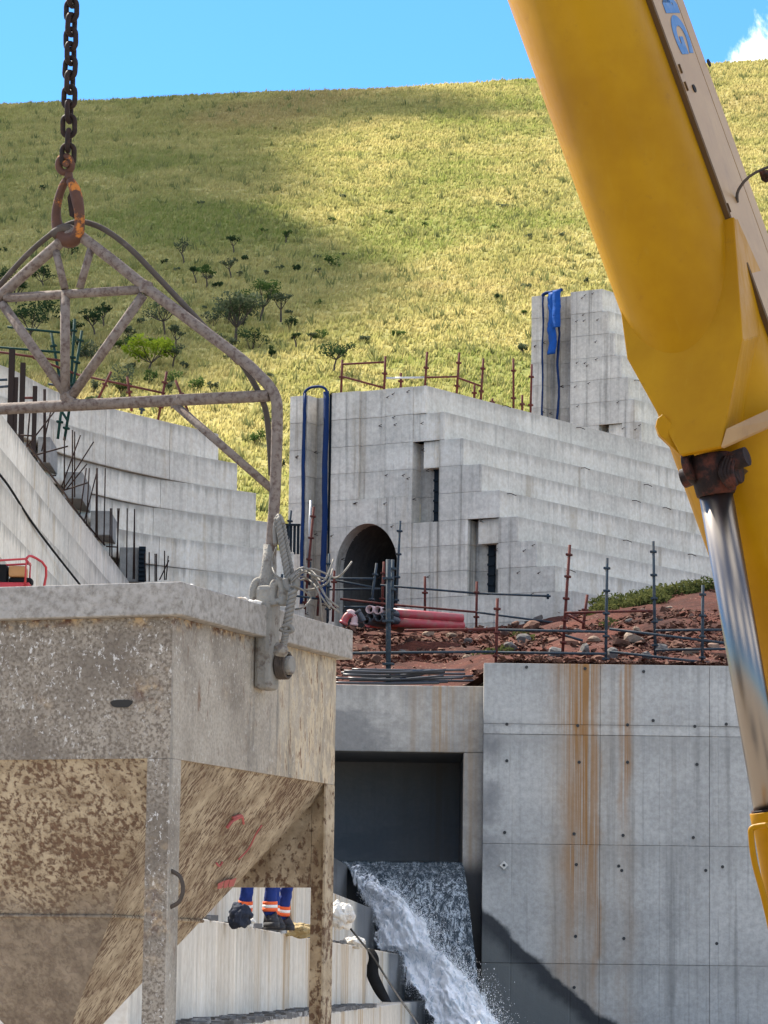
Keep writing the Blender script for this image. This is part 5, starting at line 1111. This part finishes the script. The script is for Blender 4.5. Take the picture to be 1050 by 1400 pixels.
big = [(585, 870, 9), (617, 872, 8), (640, 880, 7), (728, 865, 16), (716, 878, 10), (755, 880, 12), (780, 885, 14), (700, 890, 13), (800, 893, 11), (812, 880, 9), (850, 884, 12), (868, 880, 14), (872, 866, 9), (905, 890, 10), (925, 885, 10), (945, 895, 11), (975, 890, 12), (760, 898, 12), (838, 900, 13), (665, 897, 9), (515, 905, 8), (550, 895, 7), (735, 848, 7), (690, 868, 8), (790, 866, 8), (935, 868, 6), (900, 850, 6), (880, 838, 6), (915, 832, 5), (860, 852, 6), (560, 878, 6), (500, 890, 6), (600, 900, 8), (540, 915, 6), (640, 905, 9), (620, 890, 6), (770, 862, 7), (705, 855, 6), (945, 845, 5), (885, 900, 10), (985, 900, 9), (820, 905, 9)]
rg = random.Random(9)
for px, py, s in big:
    p = terr_hit(px, py); o = bpy.data.objects.new('rock', rg.choice(RM)); link(o); sc = s * 1.15 / F * p.y; o.location = p + Vector((0, 0, sc * 0.25)); o.scale = (sc, sc * rg.uniform(0.7, 1.1), sc * rg.uniform(0.5, 0.85)); o.rotation_euler = (rg.uniform(-.4, .4), rg.uniform(-.4, .4), rg.uniform(0, 6.3))
    tag(o, 'broken rock lying in the red earth above the low wall', 'rock', 'broken rocks in the red earth')
mb = MB()
for i in range(3200):
    px = rg.uniform(440, 1080); py = rg.uniform(835 if px > 760 else 858, 932); p = terr_hit(px, py); s = rg.uniform(0.03, 0.13) * (1.5 if rg.random() < 0.12 else 1); k = mb.addv([p + Vector((rg.uniform(-1, 1), rg.uniform(-1, 1), rg.uniform(-0.3, 0.9))) * s for _ in range(5)])
    for f in ((0, 1, 2), (0, 2, 3), (0, 3, 4), (0, 4, 1), (1, 3, 2), (1, 4, 3)): mb.face([k + q for q in f])
tag(obj('rubble', mb, 'rock'), 'loose stones and chips strewn over the red earth', 'rubble', kind='stuff')
mb = MB(); rg = random.Random(77)
for i in range(2600):
    px = rg.uniform(440, 1080); py = rg.uniform(835 if px > 790 else 858, 930); p = terr_hit(px, py); s = rg.uniform(0.03, 0.09) * (1.9 if rg.random() < 0.05 else 1); k = mb.addv([p + Vector((rg.gauss(0, .6), rg.gauss(0, .6), rg.uniform(-0.3, 0.75))) * s for _ in range(6)])
    for f in ((0, 1, 2), (0, 2, 3), (0, 3, 4), (0, 4, 1), (5, 2, 1), (5, 3, 2), (5, 4, 3), (5, 1, 4)): mb.face([k + q for q in f])
tag(obj('earth_clods', mb, 'red_earth'), 'lumps of dug red earth along the terrace', 'earth', kind='stuff')
# green creepers at the foot of the stepped flank
blobs = []; rng = np.random.default_rng(4)
for i in range(46):
    f = rng.uniform(0, 1); px = 808 + f * 172; py = 838 - f * 34 + rng.uniform(-9, 6) * (1.4 - f); p = terr_hit(px, py); s = rng.uniform(0.16, 0.38); blobs.append(((p.x, p.y, p.z + s * 0.3), (s * 1.3, s * 1.3, s * 0.55)))
for px, py in ((690, 870), (700, 875), (640, 900), (655, 895), (810, 855), (668, 893)):
    p = terr_hit(px + 20, py); blobs.append(((p.x, p.y, p.z + 0.05), (0.3, 0.3, 0.14)))
V, Fc, T = leaves(6500, blobs, 0.06, rng); tag(npmesh('ground_creeper', V, Fc, 'leaf_weed', attr=T), 'low green weeds along the foot of the stepped dam face', 'weeds', kind='stuff')
# ------------------------------------------------------------------ water
def sheet(name, rows, mat, nx_=40, ny_=60, amp=0.05, seed=0.0, label=None):
    """rows: list of (left point, right point) from lip downwards"""
    L = smooth_path([r[0] for r in rows], max(1, ny_ // (len(rows) - 1))); Rr = smooth_path([r[1] for r in rows], max(1, ny_ // (len(rows) - 1))); V = []
    for j, (a, b) in enumerate(zip(L, Rr)):
        for i in range(nx_ + 1):
            p = a.lerp(b, i / nx_); e = min(1, j / 6)
            d = amp * e * (fbm(p.x * 2.2, p.z * 0.7, 1.0, 3, seed) * 1.6 + 0.8 * fbm(p.x * 7, p.z * 3, 1.0, 2, seed + 5)); V.append((p.x, p.y - d, p.z + 0.3 * d))
    w = nx_ + 1; Fc = [(j * w + i, j * w + i + 1, (j + 1) * w + i + 1, (j + 1) * w + i) for j in range(len(L) - 1) for i in range(nx_)]
    return npmesh(name, V, Fc, mat, smooth=True)
lip = lambda px, py, dd: W(px, py, YC + dd)
o = sheet('water_fall', [(lip(440, 1177, 2.8), lip(631, 1179, 2.8)), (lip(455, 1177, 0.25), lip(632, 1179, 0.25)), (lip(470, 1181, -0.05), lip(634, 1183, -0.05)), (lip(496, 1215, -0.6), lip(639, 1215, -0.6)), (lip(520, 1260, -1.0), lip(644, 1260, -1.0)), (lip(560, 1320, -1.4), lip(651, 1320, -1.4)), (lip(604, 1400, -1.8), lip(662, 1400, -1.8)), (lip(612, 1450, -2.0), lip(668, 1450, -2.0))], 'water_sheet', 70, 70, 0.10, 1.0)
tag(o, kind='structure')
o = sheet('water_channel', [(lip(398, 1176.5, 3.7), lip(632, 1176.5, 3.7)), (lip(398, 1177.5, 2.7), lip(632, 1178.5, 2.7))], 'water_pool', 10, 4, 0.0, 2.0); tag(o, kind='structure')
# white water tumbling down the steps
rowsF = [(lip(472, 1180, -0.2), lip(500, 1186, -0.5)), (lip(482, 1210, -0.7), lip(518, 1208, -1.3)), (lip(503, 1240, -1.2), lip(545, 1232, -2.2)), (lip(516, 1262, -1.8), lip(578, 1262, -2.8)), (lip(517, 1298, -2.2), lip(590, 1296, -3.2)), (lip(548, 1308, -2.6), lip(622, 1325, -3.6)), (lip(556, 1350, -3.2), lip(645, 1352, -3.9)), (lip(580, 1372, -3.7), lip(664, 1385, -4.3)), (lip(596, 1415, -4.2), lip(690, 1420, -4.7)), (lip(596, 1450, -4.4), lip(700, 1450, -4.8))]
Lf = smooth_path([r[0] for r in rowsF], 18); Rf = smooth_path([r[1] for r in rowsF], 18); NX = 84; V = []; T = []
for j, (a, b) in enumerate(zip(Lf, Rf)):
    for i in range(NX + 1):
        f = i / NX; p = a.lerp(b, -0.10 + f * 1.25); e = min(1, 0.25 + j / 40); bul = math.sin(math.pi * f) ** 0.7
        d = e * (0.22 * bul + 0.42 * fbm(p.x * 1.6, p.z * 1.3 + p.x, 1.0, 3, 7.0) + 0.26 * abs(fbm(p.x * 5 + p.z * 2, p.z * 3.0, 1.0, 4, 2.0)) + 0.07 * fbm(p.x * 19, p.z * 15, 1.0, 2, 9.0))
        V.append((p.x + 0.08 * e * fbm(p.z * 6, p.x * 6, 1.0, 2, 4.4), p.y - d, p.z + 0.45 * d)); T.append(min(0.62, 0.06 + 2.9 * min(f, (1 - f) * 1.1)) * min(1.0, 0.30 + j / 65))
w_ = NX + 1; o = npmesh('white_water', V, [(j * w_ + i, j * w_ + i + 1, (j + 1) * w_ + i + 1, (j + 1) * w_ + i) for j in range(len(Lf) - 1) for i in range(NX)], 'water_foam', attr=T, smooth=True); tag(o, kind='structure')
rng = np.random.default_rng(12); n = 26000
L = smooth_path([r[0] for r in rowsF], 10); Rr = smooth_path([r[1] for r in rowsF], 10); V = np.zeros((n, 4, 3))
for i in range(n):
    j = int(rng.integers(15, len(L))); f = rng.uniform(-0.05, 1.0); f = f if rng.random() < 0.6 else 1.0 + abs(rng.normal(0, 0.22)) - 0.15; p = L[j].lerp(Rr[j], f) + Vector((rng.normal(0, 0.05), -abs(rng.normal(0, 0.25)) - 0.05, rng.normal(0.06, 0.12)))
    s = rng.uniform(0.003, 0.010) * (1.6 if rng.random() < 0.06 else 1); d = rng.normal(size=(4, 3)); d /= np.linalg.norm(d, axis=1)[:, None]; d[:, 2] *= 1.5; V[i] = np.array(p) + d * s
Fq = np.concatenate([np.arange(n * 4).reshape(-1, 4)[:, q] for q in ([0, 1, 2], [0, 2, 3], [0, 3, 1], [1, 3, 2])])
tag(npmesh('spray_droplets', V.reshape(-1, 3), Fq, 'droplet'), 'white spray flying off the tumbling water', 'spray', kind='stuff')
mb = MB(); a = mb.addv([(step_x(3, 60), 61, 0.06), (9, 61, 0.06), (9, YC, 0.06), (step_x(3, 60), YC, 0.06)]); mb.face((a, a + 1, a + 2, a + 3)); tag(obj('pool', mb, 'water_pool', recalc=False), kind='structure')
# ------------------------------------------------------------------ workers on the step
def person(label, px, py, face, stance, tapes=True, lean=0.0):
    zt_ = stz(2) + 0.004; p = WZ(px, py, stz(2)); p = Vector((p.x, p.y, zt_)); t = thing('person', p, label, 'person', 'workers on the step', rotz=face)
    # local: x forward, y left
    J = {}; E = []
    def add(n, co, r, par=None):
        J[n] = (Vector(co), r); 
        if par: E.append((par, n))
    dx = lean
    add('pelvis', (0, 0, 0.95), 0.135); add('waist', (dx * 0.3, 0, 1.12), 0.13, 'pelvis'); add('chest', (dx * 0.8, 0, 1.36), 0.15, 'waist'); add('neck0', (dx, 0, 1.49), 0.065, 'chest'); 
    for s, nm in ((1, 'l'), (-1, 'r')):
        st = stance * s
        add(nm + 'hip', (0, 0.10 * s, 0.90), 0.10, 'pelvis'); add(nm + 'knee', (0.05 + st * 0.3, 0.12 * s, 0.50), 0.072, nm + 'hip'); add(nm + 'shin', (0.0 + st * 0.6, 0.125 * s, 0.28), 0.070, nm + 'knee'); add(nm + 'ank', (-0.02 + st * 0.8, 0.13 * s, 0.09), 0.075, nm + 'shin')
        add(nm + 'sho', (dx * 0.9, 0.19 * s, 1.42), 0.07, 'chest'); add(nm + 'elb', (dx + 0.08, 0.26 * s, 1.15), 0.05, nm + 'sho'); add(nm + 'wri', (dx + 0.28, 0.20 * s, 1.02), 0.036, nm + 'elb')
    names = list(J); me = bpy.data.meshes.new('coverall'); me.from_pydata([tuple(J[n][0]) for n in names], [(names.index(a), names.index(b)) for a, b in E], [])
    o = bpy.data.objects.new('coverall', me); link(o, t); sk = o.modifiers.new('skin', 'SKIN'); 
    me.skin_vertices.new() if not me.skin_vertices else None
    for i, n in enumerate(names): me.skin_vertices[0].data[i].radius = (J[n][1], J[n][1]); me.skin_vertices[0].data[i].use_root = (n == 'pelvis')
    sk.use_smooth_shade = True; sb = o.modifiers.new('sub', 'SUBSURF'); sb.levels = 3; sb.render_levels = 3; tx = bpy.data.textures.new('folds', 'CLOUDS'); tx.noise_scale = 0.09; dm = o.modifiers.new('folds', 'DISPLACE'); dm.texture = tx; dm.strength = 0.035; dm.mid_level = 0.5; me.materials.append(MATS['coverall_blue'])
    hp = Vector((dx + 0.02, 0, 1.62)); mb = MB(); mb.tube(smooth_path([hp + Vector((0, 0, -0.17)), hp + Vector((0, 0, -0.11)), hp + Vector((0.015, 0, -0.06)), hp + Vector((0.01, 0, 0.02)), hp + Vector((0, 0, 0.09)), hp + Vector((-0.005, 0, 0.125))], 3), [0.055, 0.055, 0.058, 0.062, 0.066, 0.07, 0.078, 0.083, 0.087, 0.089, 0.087, 0.082, 0.072, 0.06, 0.045, 0.01], 14)
    mb.tube([hp + Vector((0.085, 0, 0.01)), hp + Vector((0.105, 0, -0.025)), hp + Vector((0.085, 0, -0.035))], [0.008, 0.014, 0.008], 6)
    for s in (1, -1): mb.box(hp + Vector((0, 0.088 * s, -0.01)), (0.03, 0.015, 0.05)); mb.tube([hp + Vector((0.078, 0.032 * s, 0.02)), hp + Vector((0.088, 0.032 * s, 0.018))], 0.011, 6)
    obj('head', mb, 'skin', t, local=True)
    mb = MB(); mb.tube([hp + Vector((0.01, 0, 0.05)), hp + Vector((0.01, 0, 0.055)), hp + Vector((0.01, 0, 0.06)), hp + Vector((0, 0, 0.11)), hp + Vector((0, 0, 0.15)), hp + Vector((0, 0, 0.165))], [0.125, 0.127, 0.108, 0.105, 0.075, 0.02], 16); obj('helmet', mb, 'helmet_white', t, local=True)
    for s, nm in ((1, 'l'), (-1, 'r')):
        w = J[nm + 'wri'][0]; mb = MB(); mb.tube([w, w + Vector((0.05, 0, -0.01)), w + Vector((0.10, 0, -0.02))], [0.028, 0.04, 0.034], 8)
        for q in range(4): y = (q - 1.5) * 0.02; mb.tube([w + Vector((0.09, y, -0.02)), w + Vector((0.14 + 0.008 * (q in (1, 2)), y, -0.03)), w + Vector((0.165, y, -0.065))], [0.010, 0.009, 0.007], 6)
        mb.tube([w + Vector((0.03, -0.03 * s, -0.01)), w + Vector((0.075, -0.06 * s, -0.025)), w + Vector((0.105, -0.05 * s, -0.045))], [0.013, 0.011, 0.008], 6); obj('hand', mb, 'skin', t, local=True)
        a = J[nm + 'ank'][0]; mb = MB(); sole = [(-0.11, -0.045), (-0.05, -0.052), (0.06, -0.055), (0.14, -0.05), (0.185, -0.025), (0.19, 0.02), (0.15, 0.05), (0.05, 0.055), (-0.05, 0.05), (-0.11, 0.045)]
        lo_ = [(a.x + 0.02 + x, a.y + y, 0.0) for x, y in sole]; mi = [(a.x + 0.02 + x, a.y + y, 0.05) for x, y in sole]; hi_ = [(a.x + 0.02 + (x * 0.9 if x < 0.05 else 0.06 + (x - 0.05) * 0.55), a.y + y * 0.82, 0.10 if x > 0.05 else 0.16) for x, y in sole]
        mb.loft(lo_, mi, True, True); mb.loft(mi, hi_, True, True); obj('boot', mb, 'boot_leather', t, local=True)
        for z, kk in ((0.20, 0.0), (0.30, 0.0)):
            pass
        k0, k1 = J[nm + 'shin'][0], J[nm + 'ank'][0]
        for f, r_, m_ in ((0.15, 0.0785, 'hi_vis_orange'), (0.33, 0.0800, 'tape_silver'), (0.5, 0.0815, 'hi_vis_orange')):
            c = k0.lerp(k1, f); mb = MB(); dr = (k1 - k0).normalized(); mb.tube([c - dr * 0.019, c + dr * 0.019], r_, 16); obj('reflective_band', mb, m_, t, local=True)
    return t
person('worker in blue coveralls whose orange banded trousers show, standing left', 352, 1268, R(-70), 0.05, lean=0.10)
person('worker in blue coveralls standing right, next to the straw-coloured heap', 380, 1272, R(-50), -0.10, lean=0.22)
# dark sack, straw heap, tool, white sheeting and other odds on the steps
def heap(name, label, cat, pix, size, mat, k, seed, sq=0.6, n=3):
    z = stz(k); p = WZ(*pix, z); mb = MB(); rg = random.Random(seed)
    for i in range(n): lump(mb, p + Vector((rg.uniform(-.4, .4) * size, rg.uniform(-.8, .8) * size, size * sq * 0.5)), size * rg.uniform(0.6, 1.0), sq, seed + i, 4)
    mb.sm = [mat == 'bag_dark'] * len(mb.sm)
    return tag(obj(name, mb, mat, origin=p), label, cat)
heap('sack', 'dark cloth sack slumped beside the left worker', 'sack', (331, 1262), 0.13, 'bag_dark', 2, 3, 1.1, 3)
heap('straw_heap', 'straw-coloured crumpled sheeting by the right worker', 'sheeting', (408, 1277), 0.16, 'yellow_sheeting', 2, 5, 0.5, 3)
heap('sheeting_bundle', 'white crumpled sheeting bundle piled against the upper step', 'sheeting', (462, 1262), 0.12, 'white_sheeting', 2, 8, 1.2, 5)
heap('sheeting_bundle', 'long white sheeting roll trailing along the step edge', 'sheeting', (482, 1293), 0.15, 'white_sheeting', 2, 15, 0.6, 6)
heap('plastic_scrap', 'white plastic scrap at the left worker boots', 'scrap', (338, 1265), 0.08, 'white_sheeting', 2, 25, 0.6, 2)
p = WZ(398, 1274, stz(2)); tag(obj('tool_handle', MB().tube([p, p + Vector((-0.13, 0.0, 1.3))], 0.022, 8), 'timber', origin=p), 'wooden tool handle leaning behind the right worker', 'tool')
A = lambda px, py, z: WZ(px, py, z)
zz = stz(2); p = WZ(505, 1297, zz); d = p.y - 0.6
hose = [W(506, 1297, d), W(511, 1310, d - 0.1), W(509, 1330, d - 0.2), W(516, 1348, d - 0.4), W(524, 1363, d - 0.6), W(529, 1370, d - 0.8)]
mb = MB(); L_ = smooth_path(hose, 5); wv = [0.06 + 0.05 * math.sin(i / len(L_) * 3.0) for i in range(len(L_))]
a = mb.addv([q + Vector((-w_, 0, 0)) for q, w_ in zip(L_, wv)]); b = mb.addv([q + Vector((w_, -0.06, 0)) for q, w_ in zip(L_, wv)]); c_ = mb.addv([q + Vector((-w_, 0.02, 0)) for q, w_ in zip(L_, wv)]); d_ = mb.addv([q + Vector((w_, -0.04, 0)) for q, w_ in zip(L_, wv)])
for i in range(len(L_) - 1):
    for s, e in ((a, b), (b, d_), (d_, c_), (c_, a)): mb.face((s + i, s + i + 1, e + i + 1, e + i), True)
tag(obj('lay_flat_hose', mb, 'black_rubber', origin=hose[0]), 'black flat hose hanging down the step beside the sheeting', 'hose')
cab = [W(458, 1232, 49), W(468, 1250, 49), W(478, 1268, 49), W(507, 1304, 48.5), W(530, 1340, 48), W(550, 1370, 47), W(566, 1392, 46), W(578, 1412, 45)]
tag(obj('thin_cable', MB().tube(smooth_path(cab, 5), 0.016, 6), 'black_rubber', origin=cab[0]), 'thin black cable running down the steps beside the white water', 'cable')
cab = [W(-20, 640, 58), W(0, 664, 60), W(30, 710, 63), W(60, 750, 66), W(100, 800, 70)]
tag(obj('thin_cable', MB().tube(smooth_path([q + nr * 0.15 for q in cab], 5), 0.022, 6), 'black_rubber', origin=cab[0]), 'black cable hanging across the slanting left wall', 'cable')
# debris on the treads
mb = MB(); rg = random.Random(31)
for k_, n_d in ((3, 900), (2, 260), (1, 80)):
    for i in range(n_d):
        y = rg.uniform(27, 52); x0 = step_x(k_ - 1, y); x1 = step_x(k_, y); x = x0 + (x1 - x0) * rg.random(); z = stz(k_) + 0.006; s = rg.uniform(0.02, 0.09); a_ = rg.uniform(0, 6.3)
        mb.box((x, y, z + s * 0.25), (s * 2, s, s * rg.uniform(0.25, 0.8)), a_)
tag(obj('step_debris', mb, 'debris'), 'dark chips and shuttering scraps littering the step treads', 'debris', kind='stuff')
for px, py, lab in ((258, 1387, 'broken dark block on the lowest step, left one'), (274, 1389, 'broken dark block on the lowest step, right one')):
    p = WZ(px, py + 3, stz(3)); o = bpy.data.objects.new('rock', RM[int(px) % 7]); link(o); o.location = p + Vector((0, 0, 0.03)); o.scale = (0.10, 0.08, 0.06); tag(o, lab, 'rock')
# ------------------------------------------------------------------ generator on the upper platform, behind the skip
zp = stz(-3); gp = WZ(30, 803, zp); gd = gp.y
gen = thing('generator', (gp.x, gd, zp), 'red tube-framed generator peeking over the skip rim at the left', 'generator')
gs = gd / F
def gpt(px, py, o=0.0): q = W(px, py, gd); return Vector((q.x, gd + o, q.z))
for o in (0.0, 0.55):
    mb = MB(); mb.tube([gpt(-30, 806, o), gpt(-30, 768, o), gpt(36, 764, o), gpt(34, 806, o)], 0.018, 8); obj('frame_hoop', mb, 'red_enamel', gen)
mb = MB(); mb.tube(smooth_path([gpt(36, 764, 0.0), gpt(42, 759, 0.1), gpt(60, 772, 0.3), gpt(55, 806, 0.35)], 3), 0.018, 8); obj('frame_handle', mb, 'red_enamel', gen)
for px in (-30, 36):
    mb = MB(); mb.tube([gpt(px, 766, 0.0), gpt(px, 766, 0.55)], 0.018, 8); obj('frame_bar', mb, 'red_enamel', gen)
def gb(name, x0, y0, x1, y1, o0, o1, mat):
    a = gpt(x0, y1, o0); b = gpt(x1, y0, o1); mb = MB(); mb.box2(a, b); obj(name, mb, mat, gen, bevel=0.025)
gb('engine', -25, 770, 8, 800, 0.1, 0.45, 'black_rubber'); gb('fuel_tank', 10, 772, 34, 787, 0.12, 0.45, 'tank_orange'); gb('base', -28, 795, 40, 805, 0.08, 0.5, 'red_enamel'); gb('alternator', 10, 788, 42, 796, 0.15, 0.42, 'black_rubber')
